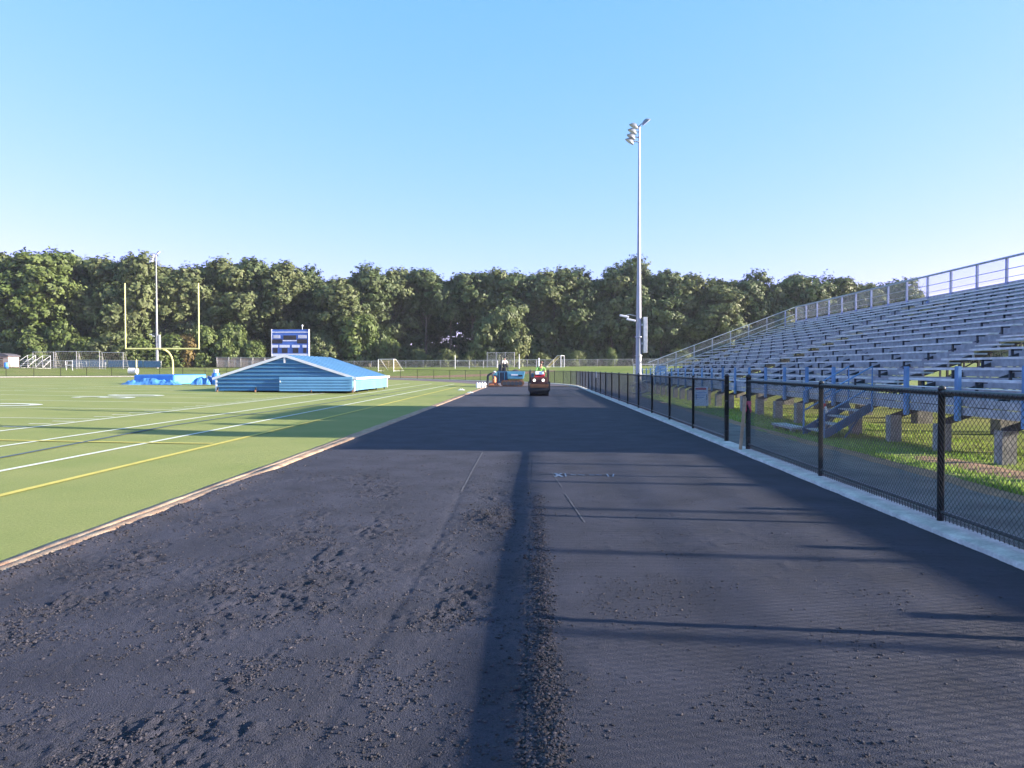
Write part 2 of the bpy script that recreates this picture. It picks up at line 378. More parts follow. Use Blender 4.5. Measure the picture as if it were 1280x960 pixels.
# crumbs and lumps of asphalt: nobody could count them
ico = bmesh.new(); bmesh.ops.create_icosphere(ico, subdivisions=1, radius=1)
IV = np.array([v.co[:] for v in ico.verts]); IF = np.array([[v.index for v in f.verts] for f in ico.faces]); ico.free()
def stones(P, S_):
    n = len(P); k = len(IV)
    V = IV[None]*(1+1.0*(rng.random((n, k, 1))-.5)); sc = .5+.95*rng.random((n, 1, 3)); sc[:, :, 2] *= .5
    V = V*sc*S_[:, None, None]; a = rng.random(n)*6.28; c, s = np.cos(a)[:, None], np.sin(a)[:, None]
    V = np.stack([V[..., 0]*c-V[..., 1]*s, V[..., 0]*s+V[..., 1]*c, V[..., 2]], 2) + P[:, None, :]
    F = (IF[None]+(np.arange(n)*k)[:, None, None])
    return V.reshape(-1, 3), F.reshape(-1, 3)
PP = []; SS = []
def scatter(n, x0, x1, y0, y1, dens, fn, smin, smax, bury=.3, far=.5):
    m = 0
    while m < n:   # nearer the eye no denser than farther off
        x = x0+(x1-x0)*rng.random(n*2); y = 1/(1/y0+(1/y1-1/y0)*rng.random(n*2))
        keep = rng.random(n*2) < dens(x, y)*np.clip(y/4.2, .3, 1); x = x[keep][:n-m]; y = y[keep][:n-m]
        if len(x) == 0: break
        s = smin*(smax/smin)**(rng.random(len(x))**2.2)
        PP.append(np.stack([x, y, fn(x, y)+s*bury], 1)); SS.append(s); m += len(x)
cl = lambda x, y: np.clip(torn_zone(x, y)*.7, .2, .6)*np.clip((fbm(x*6, y*6, 12, 3)-.38)/.2, .1, 1)
scatter(30000, lx+.05, EDGE-.05, 1.9, 12.5, cl, asphalt_left, .0022, .0095)
scatter(160, lx+.05, EDGE-.05, 1.9, 9, cl, asphalt_left, .008, .017, .1)
scatter(7500, -.1, .26, 1.9, 8.4, lambda x, y: np.exp(-((x-.055)/.065)**2), asphalt_right, .003, .0105)
scatter(170, -.06, .2, 1.9, 8.0, lambda x, y: np.exp(-((x-.05)/.055)**2), asphalt_right, .009, .017, .1)
scatter(1500, -.95, -.16, 6.2, 8.4, lambda x, y: np.exp(-((x+.38)/.27)**2-((y-7.25)/.6)**2), asphalt_left, .003, .012)
scatter(2600, lx, lx+.4, 2, 14, lambda x, y: np.exp(-((x-lx)/.2)**2), asphalt_left, .004, .016)
scatter(5000, .1, 3.4, 1.9, 8.5, lambda x, y: np.clip((fbm(x*1.7, y*2.6, 15, 3)-.42)/.2, .05, 1)*np.clip((2.6-x)/1.5, .25, 1), asphalt_right, .0025, .009)
ya = 1/(1/1.9+(1/12-1/1.9)*rng.random(3200)); xa = EDGE-.05+.07*rng.random(3200); sa = .004+.010*rng.random(3200)**2
PP.append(np.stack([xa, ya, -.04+.042*rng.random(3200)], 1)); SS.append(sa)
struct(npmesh('asphalt_crumbs', *stones(np.concatenate(PP), np.concatenate(SS)), 'crumb'), 'stuff')
print('crumbs', sum(len(s) for s in SS))

# chalk and spray marks on the new surface
def decal(name, segs, mat, dz=.005):
    parts = []
    for (x0, y0, x1, y1, w) in segs:
        n = max(2, int(math.hypot(x1-x0, y1-y0)/.05)); t = np.linspace(0, 1, n); L = math.hypot(x1-x0, y1-y0)
        nx, ny = -(y1-y0)/L*w/2, (x1-x0)/L*w/2; px = x0+(x1-x0)*t; py = y0+(y1-y0)*t
        ww = .7+.6*fbm(px*9, py*9, 4)
        X = np.stack([px+nx*ww, px-nx*ww], 1); Y = np.stack([py+ny*ww, py-ny*ww], 1); fn = asphalt_left if x0 < EDGE else asphalt_right
        parts.append((np.stack([X.ravel(), Y.ravel(), (fn(X, Y)+dz).ravel()], 1), gridfaces(n, 2)))
    struct(npmesh(name, *join(*parts), mat))
decal('chalk_line_on_asphalt', [(-.9, 8.9, -.915, 12.9, .022), (.26, 10.4, .36, 9.1, .012), (.38, 8.6, .5, 7.0, .014)], 'chalk')
sp = []
for (x0, x1) in ((.52, .60), (.63, .72), (.78, .86), (.88, .96)): sp.append((x0, 10.15, x1, 10.12, .05))
sp += [(.30, 9.95, .40, 10.3, .035), (.30, 10.3, .40, 9.95, .035), (.33, 10.0, .33, 10.28, .03), (.45, 9.98, .45, 10.28, .02), (1.04, 10.0, 1.04, 10.25, .02), (1.1, 10.0, 1.14, 10.25, .02)]
decal('spray_mark_on_asphalt', sp, 'spray', .007)

# edge strip on the field's side, kerb on the stand's side, path
def sweep_strip(name, path, prof, mat, jitter=0):
    """path: list of (x, y, nx, ny); prof: list of (offset outwards, z)"""
    n = len(path); k = len(prof); V = np.zeros((n, k, 3))
    for i, (x, y, nx, ny) in enumerate(path):
        for j, (o, z) in enumerate(prof):
            oo = o+(jitter*(float(vnoise(np.array(y*3.1+x), np.array(j*9.0), 5))-.5)); V[i, j] = (x+nx*oo, y+ny*oo, gz(x+nx*oo, y+ny*oo)+z)
    return struct(npmesh(name, V.reshape(-1, 3), gridfaces(n, k), mat))
def loop_path(r, y0, step, a1, astep=3):
    p = [(CX+r, y, 1, 0) for y in np.arange(y0, CY, step)]
    return p + [(CX+r*math.cos(R(a)), CY+r*math.sin(R(a)), math.cos(R(a)), math.sin(R(a))) for a in np.arange(0, a1+.1, astep)]
sweep_strip('edge_strip', loop_path(RI-.13, -12, .15, 180), [(-.17, -.1), (-.155, .012), (-.05, .016), (-.035, .004), (-.02, .018), (.09, .016), (.115, .002), (.15, -.12)], 'kerb_l', .03)
sweep_strip('kerb', loop_path(RO+.055, -12, .15, 180), [(-.005, -.1), (0, .03), (.03, .045), (.28, .05), (.33, .03), (.36, -.12)], 'kerb_r', .02)
px = np.arange(4.04, 5.75, .13); py = np.arange(-12, 60, .35)
X, Y = np.meshgrid(px, py); e = .14*(fbm(Y*.9, Y*0, 8)-.5)*smooth((X-4.8)/.6)
Z = .012+.012*(fbm(X*2, Y*2, 9)-.5) + 0*X
struct(npmesh('path', np.stack([(X+e).ravel(), Y.ravel(), (Z+g(X, Y)).ravel()], 1), gridfaces(*X.shape), 'path', smooth=True))
gx = np.arange(5.4, 6.05, .07); X, Y = np.meshgrid(gx, np.arange(-12, 58, .3))
X2 = X+.22*(fbm(Y*.8+3, Y*0, 18)-.5); Z = .030-.05*np.abs((X-5.62)/.32)**2 + .012*(fbm(X*7, Y*7, 3)-.5)
struct(npmesh('dirt_verge', np.stack([X2.ravel(), Y.ravel(), Z.ravel()], 1), gridfaces(*X.shape), 'dirt', smooth=True))
X, Y = np.meshgrid(np.arange(6.0, 7.4, .08), np.arange(8.5, 13.5, .15)); X2 = X-.09*(Y-11)
Z = .045+.03*(fbm(X*3, Y*3, 30)-.5)-.09*(((X-6.7)/.7)**2+((Y-11)/2.5)**2)
struct(npmesh('dirt_patch', np.stack([X2.ravel(), Y.ravel(), Z.ravel()], 1), gridfaces(*X.shape), 'dirt', smooth=True))
# grass blades along the path's edge and in front of the stand
n = 70000
bx = 5.7+3.4*rng.random(n)**1.25; by = 1/(1/4.0+(1/42-1/4.0)*rng.random(n))
keep = rng.random(n) < np.clip((fbm(bx*1.6, by*1.6, 66, 3)-.25)/.25, .05, 1)*np.where((np.abs(bx+.09*(by-11)-6.7) < .45) & (np.abs(by-11) < 2), .12, 1); bx = bx[keep]; by = by[keep]; n = len(bx)
h = (.03+.06*rng.random(n))*(1+.6*(fbm(bx*2, by*2, 67)-.4)); a = rng.random(n)*6.28; w = .006+.006*rng.random(n)*(1+by/12); lean = .05*(rng.random((n, 2))-.5)
b0 = np.stack([bx-np.cos(a)*w, by-np.sin(a)*w, np.full(n, .0)], 1); b1 = np.stack([bx+np.cos(a)*w, by+np.sin(a)*w, np.full(n, .0)], 1)
tp = np.stack([bx+lean[:, 0], by+lean[:, 1], h], 1)
V = np.stack([b0, b1, tp], 1).reshape(-1, 3); V[:, 2] += np.repeat(g(bx, by), 3)
struct(npmesh('grass_blades', V, np.arange(3*n).reshape(-1, 3), 'blade'), 'stuff')
# ------------------------------------------------------------------ chain link fences
def link_panel(name, L, z0, z1, pitch, r, mat):
    """diamonds woven of straight wires running both ways, in the plane y=0, x from 0 to L"""
    mb = MB(); hgt = z1-z0; k = pitch
    for sgn in (1, -1):
        c = -hgt if sgn == 1 else 0
        c = math.ceil(c/k)*k
        end = L if sgn == 1 else L+hgt
        while c <= end:
            # line x = c + sgn*t, t in 0..hgt
            if sgn == 1: t0, t1 = max(0, -c), min(hgt, L-c)
            else: t0, t1 = max(0, c-L), min(hgt, c)
            if t1-t0 > .02:
                a = Vector((c+sgn*t0, .0022*sgn, z0+t0)); b = Vector((c+sgn*t1, .0022*sgn, z0+t1))
                mb.tube([a, b], r, mat, 4, False)
            c += k
    if mat == 'black_fence':
        x = k*.5
        while x < L: mb.tube([(x, 0, z0+.012), (x, .004, z0-.03)], .0042, mat, 4, False); x += k
    return mb.mesh(name, fixn=False)
panel_near = link_panel('mesh_panel', 3.05, .05, 1.24, .060, .0025, 'black_fence')
post_me = MB(); post_me.lathe([(.031, -.1), (.031, 1.25), (.036, 1.251), (.036, 1.27), (.02, 1.287), (.004, 1.293)], 0, 0, 'black_fence', 12); post_me = post_me.mesh('post', True)
tpost_me = MB(); tpost_me.lathe([(.044, -.1), (.044, 1.29), (.05, 1.291), (.05, 1.32), (.03, 1.345), (.004, 1.352)], 0, 0, 'black_fence', 14)
for z in (.2, .5, .8, 1.12): tpost_me.lathe([(.048, z-.012), (.048, z+.012)], 0, 0, 'black_fence', 12)
tpost_me = tpost_me.mesh('terminal_post', True)
def link(name, me, parent, loc=(0,0,0), rz=0, scale=None):
    o = bpy.data.objects.new(name, me); COL.objects.link(o); o.parent = parent; o.location = loc; o.rotation_euler = (0, 0, rz)
    if scale: o.scale = scale
    return o
def fence(root, pts, panel, post, rail_r, rail_z, mat, Lp=3.05, terminals=(), base=.05, bottom=.085):
    for i, p in enumerate(pts):
        link('terminal_post' if i in terminals else 'post', tpost_me if i in terminals else post, root, (p[0], p[1], gz(*p)+base))
    rail = [(p[0], p[1], gz(*p)+base+rail_z) for p in pts]
    MB().tube(rail, rail_r, mat, 10).obj('top_rail', root, True)
    if bottom: MB().tube([(p[0], p[1], gz(*p)+base+bottom) for p in pts], rail_r*.65, mat, 6).obj('bottom_rail', root, True)
    for a, b in zip(pts[:-1], pts[1:]):
        d = Vector((b[0]-a[0], b[1]-a[1])); L = d.length; ang = math.atan2(d.y, d.x)
        za, zb = gz(*a)+base, gz(*b)+base
        o = link('wire_mesh', panel, root, (a[0]-.036*math.sin(ang)*-1, a[1]-.036*math.cos(ang), za), ang, (L/Lp, 1, 1))
        o.rotation_euler = (0, -math.atan2(zb-za, L), ang)
FX = 3.89
near_pts = [(FX, y) for y in (13.16, 9.86, 6.98, 3.93, .88, -2.2, -5.3, -8.3)]
t = thing('chain_link_fence', 'near run of black chain link fence, ending at the post with pink tape', 'fence', (0,0,0), 0)
fence(t, near_pts, panel_near, post_me, .03, 1.225, 'black_fence', terminals=(0,))
far_pts = [(FX, 14.62+3.05*i) for i in range(15)] + [(CX+RF*math.cos(R(a)), CY+RF*math.sin(R(a))) for a in np.arange(.6, 150, 3.98)]
t = thing('chain_link_fence', 'long black chain link fence beyond the gap, curving round the far end of the track', 'fence')
panel_far = link_panel('mesh_panel', 3.05, .05, 1.24, .060, .0025, 'black_fence')
fence(t, far_pts, panel_far, post_me, .024, 1.225, 'black_fence', terminals=(0,))
# pink tape and a stake at the end post
tp = MB(); tp.lathe([(.052, .80), (.054, .84), (.05, .87)], 0, 0, 'pink', 12)
tp.tube([(-.05, -.01, .84), (-.07, -.03, .78), (-.055, -.03, .70), (-.075, -.02, .63)], [.02, .025, .018, .006], 'pink', 5)
tp.tube([(-.02, -.05, .84), (0.0, -.075, .77), (.03, -.06, .69), (.02, -.07, .66)], [.02, .022, .016, .006], 'pink', 5)
tag(tp.obj('tape', None, False, (FX, 13.16, .05)), 'pink and red tape tied round the fence post at the gap', 'tape')
st = MB(); st.beam((FX-.17, 13.05, .05), (FX-.075, 13.1, .98), .055, .022, 'wood')
tag(st.obj('wooden_stake', None), 'thin wooden stake leaning on the fence post with pink tape', 'stake')

# silver fence on the top of the grass bank
sp_me = MB(); sp_me.lathe([(.035, -.2), (.035, 1.3), (.01, 1.33)], 0, 0, 'silver', 8); sp_me = sp_me.mesh('post', True)
panel_s = link_panel('mesh_panel', 3.05, .05, 1.25, .09, .0024, 'silver')
t = thing('chain_link_fence', 'grey chain link fence on the grass bank in front of the woods', 'fence')
fence(t, [(-56+3.05*i, 126.0) for i in range(42)], panel_s, sp_me, .03, 1.27, 'silver', base=0, bottom=0)
t = thing('chain_link_fence', 'silver railed fence in front of the white goal frames at the left edge', 'fence')
fence(t, [(-100+3.05*i, 113+.2*i) for i in range(11)], panel_s, sp_me, .035, 1.27, 'silver', base=0, bottom=0)
t = thing('windscreen_fence', 'fence with dark blue windscreen behind the goal post upright, left of the left light pole', 'fence')
wp = [(-79+3.05*i, 121+.1*i) for i in range(6)]
fence(t, wp, panel_s, sp_me, .035, 1.27, 'silver', base=0, bottom=0)
w = MB()
for a, b in zip(wp[:-1], wp[1:]): w.box(a[0]+.05, b[0]-.05, a[1]-.08, a[1]-.06, gz(*a)+.1, gz(*a)+1.2, 'navy')
w.obj('windscreen', t)
# taller slatted fence behind the shed
t = thing('slat_fence', 'tall brown slatted fence between the goal post and the scoreboard', 'fence')
for i in range(8): 
    x = -57.0+2.3*i*.95; link('post', sp_me, t, (x, 128, gz(x, 128)), 0, (1, 1, 1.45))
s = MB()
for i in range(7):
    x = -57.0+2.185*i
    for k in range(16): s.box(x+.06+k*.131, x+.06+k*.131+.118, 128.05+.01*(k % 2), 128.07+.01*(k % 2), gz(x, 128)+.1, gz(x, 128)+1.75+.03*random.random(), 'slats')
s.obj('slats', t); MB().tube([(-57, 128, gz(-57, 128)+1.85), (-41.7, 128, gz(-41, 128)+1.85)], .035, 'silver', 6).obj('top_rail', t)

# ------------------------------------------------------------------ the stand
G = thing('bleachers', 'long grandstand of blue grey aluminium bench rows with railings, right of the track', 'bleachers', (0,0,0))
Y0, Y1 = -8.0, 50.0
NR = 17; PX, PZ = .61, .219
rowx = lambda i: 7.55+PX*i
rowz = lambda i: 1.08+PZ*i
AIS = [3.3, 17.5, 31.6, 45.6]; AW = .65
secs = []; y = Y0
for a in AIS: secs.append((y, a-AW)); y = a+AW
secs.append((y, Y1))
for i in range(NR):
    x, z = rowx(i), rowz(i)
    for (a, b) in secs:
        e = .25*(((i*7+int(a)) % 5)/5.0-.4) if i > 0 else 0
        m = MB(); m.box(x, x+.12, a+e*.3, b+e*.3, z-.045, z, 'alu'); m.box(x+.128, x+.25, a+e*.3, b+e*.3, z-.045, z, 'alu')
        yy = a+.5
        while yy < b:
            m.box(x+.03, x+.075, yy-.02, yy+.02, z-.24, z-.046, 'dark_steel'); m.beam((x+.03, yy, z-.06), (x+.24, yy, z-.06), .04, .025, 'dark_steel'); yy += 1.83
        m.obj('bench', G)
        d = MB(); F = z-.42                    # foot boards and riser behind the bench
        x0 = x-.33
        if i == 0: F += .12
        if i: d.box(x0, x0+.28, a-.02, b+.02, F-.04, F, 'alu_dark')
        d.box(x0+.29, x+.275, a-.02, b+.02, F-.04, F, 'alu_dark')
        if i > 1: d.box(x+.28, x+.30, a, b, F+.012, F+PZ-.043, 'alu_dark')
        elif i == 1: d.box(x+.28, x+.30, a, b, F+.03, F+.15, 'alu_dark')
        d.obj('foot_board', G)
    # half steps in the aisles
for a in AIS:
    m = MB()
    for i in range(1, NR):
        x, F = rowx(i), rowz(i)-.42
        m.box(x-.33, x-.03, a-AW-.02, a+AW+.02, F-.04, F, 'alu_dark')
        if i: m.box(x-.40, x-.10, a-.5, a+.5, F+.075, F+.11, 'alu')
    m.obj('aisle_steps', G)
# top walkway, fascia
m = MB(); tz = rowz(NR-1)-.2
m.box(17.58, 17.78, Y0, Y1, tz+.0, tz+.045, 'alu_dark'); m.box(17.80, 18.0, Y0, Y1, tz, tz+.045, 'alu_dark'); m.box(18.002, 18.03, Y0, Y1, tz-.05, 4.80, 'alu_dark'); m.obj('top_walkway_and_sun_board', G)  # last box: tall back board added to block the low sun
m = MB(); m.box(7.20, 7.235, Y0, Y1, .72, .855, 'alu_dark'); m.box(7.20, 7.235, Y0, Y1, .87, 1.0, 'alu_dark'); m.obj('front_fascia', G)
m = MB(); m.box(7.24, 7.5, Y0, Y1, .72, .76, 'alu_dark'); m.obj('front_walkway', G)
# frames: stringers, legs, piers
ny = 34
fy = [Y0+.3+1.73*i for i in range(ny)]
for j, yy in enumerate(fy):
    m = MB(); m.beam((7.25, yy, .52), (18.0, yy, tz-.1), .05, .12, 'dark_steel')
    for xx in (10.6, 14.2, 17.8):
        zz = .5+(xx-7.25)/(18-7.25)*(tz-.6); m.beam((xx, yy, .3), (xx, yy, zz), .06, .06, 'dark_steel')
    m.beam((10.6, yy, .35), (14.2, yy, 2.35), .03, .03, 'dark_steel')
    m.obj('stringer', G)
for j, yy in enumerate(fy):
    m = MB(); m.prism([(7.18, yy-.10), (7.4, yy-.10), (7.4, yy+.10), (7.18, yy+.10)], 'z', -.2, .52+.02*((j*5) % 3), 'concrete'); m.obj('concrete_pier', G)
for xx in (10.6, 14.2):
    for j, yy in enumerate(fy[::2]):
        m = MB(); m.box(xx-.2, xx+.2, yy-.18, yy+.18, -.2, .36, 'concrete'); m.obj('concrete_pier', G)
# front rail
fp = [Y0+.2+1.68*i for i in range(35)]
fp = [y for y in fp if y < Y1 and abs(y-16.0) > .6]
for yy in fp:
    m = MB(); m.box(7.125, 7.18, yy-.055, yy+.055, .62, 1.545, 'blue_steel'); m.box(7.18, 7.199, yy-.03, yy+.03, .64, .94, 'blue_steel'); m.obj('front_rail_post', G)
for z in (1.17,):
    m = MB()
    for (a, b) in ((Y0, 15.4), (16.6, Y1)): m.tube([(7.21, a, z), (7.21, b, z)], .012, 'alu', 8)
    m.obj('front_rail', G, True)
# back rail
bp = [Y1-.05-1.83*i for i in range(32)]
for yy in bp:
    m = MB(); m.box(17.93, 18.0, yy-.05, yy+.05, tz-.3, 5.76, 'lav_steel'); m.obj('back_rail_post', G)
rail_mesh = link_panel('wire_mesh', 1.83, .0, .86, .075, .0022, 'silver')
for yy in [y for y in bp[:-1] if y > 29]: link('wire_mesh', rail_mesh, G, (17.87, yy, 4.84), -math.pi/2)
end_mesh = link_panel('wire_mesh', 1.24, .0, .8, .075, .0022, 'silver')
for i in range(8):
    o = link('wire_mesh', end_mesh, G, (7.98+1.24*i, Y1+.04, 1.13+.471*i)); o.matrix_local = Matrix.Translation((7.98+1.24*i, Y1+.04, 1.13+.471*i)) @ Matrix(((1,0,0,0),(0,1,0,0),(.38,0,1,0),(0,0,0,1)))
for z, r in ((5.71, .045), (5.27, .016), (4.96, .011)):
    MB().tube([(17.9, Y0, z), (17.9, Y1, z)], r, 'alu_dark', 8).obj('back_rail', G, True)
# end rails follow the slope at the far end
for k, dz in enumerate((0, -.48, -.80)):
    MB().tube([(7.9, Y1+.06, 1.92+dz), (17.9, Y1+.06, 5.72+dz)], .024, 'alu', 8).obj('end_rail', G, True)
for i in range(8):
    x = 8.6+1.24*i; zt = 1.92+(x-7.9)*.38
    m = MB(); m.box(x-.035, x+.035, Y1+.085, Y1+.13, zt-1.15, zt+.02, 'lav_steel' if i > 6 else 'alu_dark'); m.obj('end_rail_post', G)
# far end front corner: short run of posts and rails round the landing
m = MB()
for (x, y) in ((7.2, 50.6), (7.2, 52.0), (8.6, 52.0), (9.6, 52.0)):
    m.box(x-.03, x+.03, y-.03, y+.03, gz(x, y), 1.85, 'alu')
for z in (1.82, 1.45, 1.1): m.tube([(7.2, 50.3, z), (7.2, 52, z), (9.6, 52, z)], .02, 'alu', 6)
m.box(7.2, 9.6, 50.2, 52, .6, .66, 'alu_dark'); m.obj('landing', G)
# aisle grab posts on the walkway
# stair down to the grass
stp = MB()
for sy in (15.45, 16.55):
    stp.beam((7.15, sy, .70), (6.15, sy, .08), .04, .16, 'stair_blue')
for k in range(4): stp.box(6.18+.24*k, 6.45+.24*k, 15.48, 16.52, .13+.15*k, .16+.15*k, 'alu_dark')
stp.obj('stair', G)
for sy in (15.43, 16.57):
    h = MB(); h.tube([(6.15, sy, .02), (6.15, sy, .98), (7.15, sy, 1.55), (7.15, sy, .6)], .024, 'blue_steel', 8); h.tube([(6.15, sy, .55), (7.15, sy, 1.12)], .018, 'blue_steel', 6); h.tube([(6.6, sy+.05, .02), (7.0, sy+.05, .6)], .02, 'stair_blue', 6); h.obj('handrail', G, True)
r = MB(); r.lathe([(.04, .66), (.045, .72), (.04, .77)], 6.15, 15.43, 'red', 10); r.tube([(6.15, 15.38, .7), (6.18, 15.36, .6), (6.16, 15.36, .56)], [.025, .025, .01], 'c_white', 5)
tag(r.obj('tape', None), 'red and white tape round the foot of the blue stair handrail', 'tape')
pl = MB(); pl.box(5.95, 6.3, 16.75, 18.2, .10, .15, 'alu_dark')
for (x, y) in ((5.97, 16.85), (6.18, 16.85), (5.97, 18.0), (6.18, 18.0)): pl.box(x, x+.1, y, y+.1, -.05, .1, 'concrete')
tag(pl.obj('metal_plank', None), 'loose aluminium plank on low blocks in the grass by the blue stair', 'plank')

# press box: out of frame behind the top rows, throws the wide shadow over track and field
B = thing('press_box', 'press box standing above the top rows, its long shadow lying across the track and field', 'building', (18.1, 0, 0))
m = MB(); m.box(.0, 3.6, 18.5, 26.2, 4.5, 8.3, 'shed'); m.box(.02, 3.58, 14.5, 18.49, 4.5, 7.6, 'shed'); m.box(.04, 3.56, 11.3, 14.49, 4.5, 6.8, 'shed'); m.obj('wall', B)
m = MB(); m.box(-.2, 3.85, 18.4, 26.4, 8.31, 8.45, 'shed_pale_sunlit'); m.box(-.15, 3.7, 14.4, 18.35, 7.61, 7.72, 'shed_pale_sunlit'); m.box(-.1, 3.6, 11.2, 14.35, 6.81, 6.92, 'shed_pale_sunlit'); m.obj('roof', B)
for k in range(6):
    m = MB(); y = (11.6, 13.0, 14.9, 16.7, 19.2, 22.8)[k]; m.box(-.03, 0.05, y, y+(1.2, 1.2, 1.4, 1.4, 2.6, 2.6)[k], 5.4, 6.5, 'display'); m.obj('window', B)
m = MB()
for y in (11.6, 16.4, 21.2, 25.9):
    for x in (.3, 3.3): m.box(x-.1, x+.1, y-.1, y+.1, -.1, 4.49, 'dark_steel')
m.obj('steel_legs', B)
m = MB(); m.tube([(1.5, 14.2, 6.9), (1.5, 14.2, 13.2)], .2, 'pole', 8); m.tube([(1.2, 20.2, 8.4), (1.2, 20.2, 11.4)], .16, 'pole', 8); m.tube([(.4, 16.5, 7.7), (.4, 16.5, 8.6)], .25, 'pole', 8); m.obj('mast', B)  # unseen masts, made thick so that their shadow streaks show
MB().box(.3, 1.4, 13.3, 14.1, 6.93, 8.9, 'shed').obj('shadow_block', B)  # unseen tall block added to draw the shadow out across the field

# ------------------------------------------------------------------ light poles
def light_pole(x, y, h, label, k=1.0, facing=-1):
    z0 = gz(x, y); P = thing('light_pole', label, 'light pole', (x, y, z0), 0, 'field light poles')
    MB().tube([(0,0,-.2), (0,0,2.6), (0,0,h*.5), (0,0,h)], [.17*k, .155*k, .10*k, .045*k], 'pole', 16).obj('shaft', P, True)
    m = MB()
    for z in (1.2, 2.2, 3.2): m.lathe([(.2*k, z-.02), (.2*k, z+.02)], 0, 0, 'silver', 16)
    m.obj('band', P)
    c = MB(); c.box(.24*k, .44*k, -.16, .16, 2.35*k, 4.25*k, 'alu'); c.box(.13, .24*k, -.05, .05, 2.8*k, 2.9*k, 'alu'); c.box(.13, .24*k, -.05, .05, 3.8*k, 3.9*k, 'alu'); c.obj('cabinet', P, bevel=.012)
    def lamp(x, y, z, sx, tilt):
        a = MB(); a.lathe([(.05, .18), (.15, .14), (.24, 0.0), (.30, -.10), (.31, -.13)], 0, 0, 'lamp_case', 14); 
        o = a.obj('floodlight', P, True, (x, y, z)); o.rotation_euler = (0, R(tilt), R(10*sx)); o.scale = (.88*k, .88*k, .62*k)
        l = MB(); l.lathe([(.28, -.136), (.28, -.12)], 0, 0, 'lens', 14); l.obj('lens', o)
    br = MB()
    for (lx, lz, tilt) in ((-.28, -.02, 28), (-.36, -.30, 30), (-.42, -.58, 32), (-.50, -.82, 34)):
        br.tube([(0, 0, h+lz*k-.05), (lx*k, -.03, h+lz*k+.02)], .03, 'silver', 6); lamp(lx*k, -.1, h+lz*k, -1, tilt)
    br.tube([(0,0,h), (.28*k, 0, h+.22*k)], .03, 'silver', 6); lamp(.32*k, -.05, h+.2*k, 1, -40)
    # low side lights
    br.tube([(0, 0, 4.28*k), (-.5*k, -.05, 4.4*k), (-.7*k, -.05, 4.35*k)], .025, 'silver', 6); br.obj('bracket', P, True)
    for (lx, lz) in ((-.78, 4.3), (-.42, 4.1)):
        a = MB(); a.box(-.24, .24, -.12, .12, -.05, .05, 'white', Matrix.Rotation(R(12), 3, 'Y')); o = a.obj('floodlight', P, False, (lx*k, -.05, lz*k), .02)
    return P
p = at(798, 497, 38.5)
light_pole(p.x, p.y, 14.4, 'tall grey light pole beside the track with a metal cabinet, in front of the bleachers')
p = at(197, 460, 124)
light_pole(p.x, p.y, 19.6, 'light pole in front of the trees, standing between the goal post uprights', 1.35)
# ------------------------------------------------------------------ blue shed on the turf
sx0, sx1, sy0, sy1 = -18.55, -10.45, 41.6, 51.0
zb = gz(-14.5, 44); ez = 1.02; rz_ = 2.32; xm = (sx0+sx1)/2
B = thing('shed', 'low wide blue gabled shed with white trim standing on the turf', 'shed', (xm, sy0, zb))
hw = (sx1-sx0)/2; dp = sy1-sy0; e = ez-zb; rr = rz_-zb
m = MB()                       # lapped siding: each board a real lip
nb = 9
for k in range(nb):
    z0 = .12+(rr-.18)*k/nb; z1 = .12+(rr-.18)*(k+1)/nb
    def half(z): return hw-.03 if z <= e-.05 else max(.02, (hw-.03)*(rr-.05-z)/(rr-e))
    a0, a1 = half(z0), half(z1)
    m.add([(-a0, -.05, z0), (a0, -.05, z0), (a1, 0, z1), (-a1, 0, z1), (-a0, .04, z0), (a0, .04, z0), (a1, .04, z1), (-a1, .04, z1)], [(0,1,2,3),(0,4,5,1),(3,2,6,7),(4,7,6,5),(0,3,7,4),(1,5,6,2)], 'shed')
    if k: m.box(-a0, a0, -.068, -.045, z0-.02, z0+.018, 'shed_pale_sunlit')  # pale strips paint the light caught along the board edges
m.obj('front_wall', B)
m = MB()
for s in (-1, 1):
    for k in range(5):
        z0 = .12+(e-.16)*k/5; z1 = .12+(e-.16)*(k+1)/5; x = s*hw
        m.add([(x+s*.03, .06, z0), (x+s*.03, dp, z0), (x, dp, z1), (x, .06, z1), (x-s*.04, .06, z0), (x-s*.04, dp, z0), (x-s*.04, dp, z1), (x-s*.04, .06, z1)], [(0,1,2,3),(0,4,5,1),(3,2,6,7),(4,7,6,5),(0,3,7,4),(1,5,6,2)], 'shed_pale_sunlit')  # side walls wear the paler copy as painted sunlight
m.obj('side_wall', B)
MB().prism([(-hw+.04, .12), (hw-.04, .12), (hw-.04, e-.05), (0, rr-.1), (-hw+.04, e-.05)], 'y', dp-.06, dp, 'shed').obj('back_wall', B)
sl = (rr-e)/hw
for s in (-1, 1):
    rf = MB(); rf.prism([(0, rr), (s*(hw+.16), e-sl*.16), (s*(hw+.16), e-sl*.16-.04), (0, rr-.045)], 'y', -.09, dp+.1, 'roof_blue')
    for k in range(10):
        y = .4+k*.97; rf.beam((s*.03, y, rr+.004), (s*(hw+.12), y, e-sl*.12+.004), .035, .03, 'roof_blue')
    rf.obj('roof', B)
    tr = MB(); tr.prism([(0, rr+.03), (s*(hw+.2), e-sl*.2+.03), (s*(hw+.2), e-sl*.2-.11), (0, rr-.13)], 'y', -.13, -.095, 'white'); tr.obj('gable_trim', B)
    MB().box(s*(hw+.165)-.02, s*(hw+.165)+.02, -.09, dp+.1, e-sl*.16-.1, e-sl*.16+.03, 'white').obj('eave_trim', B)
    MB().box(s*(hw+.0)-.05, s*(hw+.0)+.05, -.06, .045, .08, e-.06, 'white').obj('corner_trim', B)
    MB().box(s*(hw+.0)-.05, s*(hw+.0)+.05, dp-.02, dp+.06, .08, e-.06, 'white').obj('corner_trim', B)
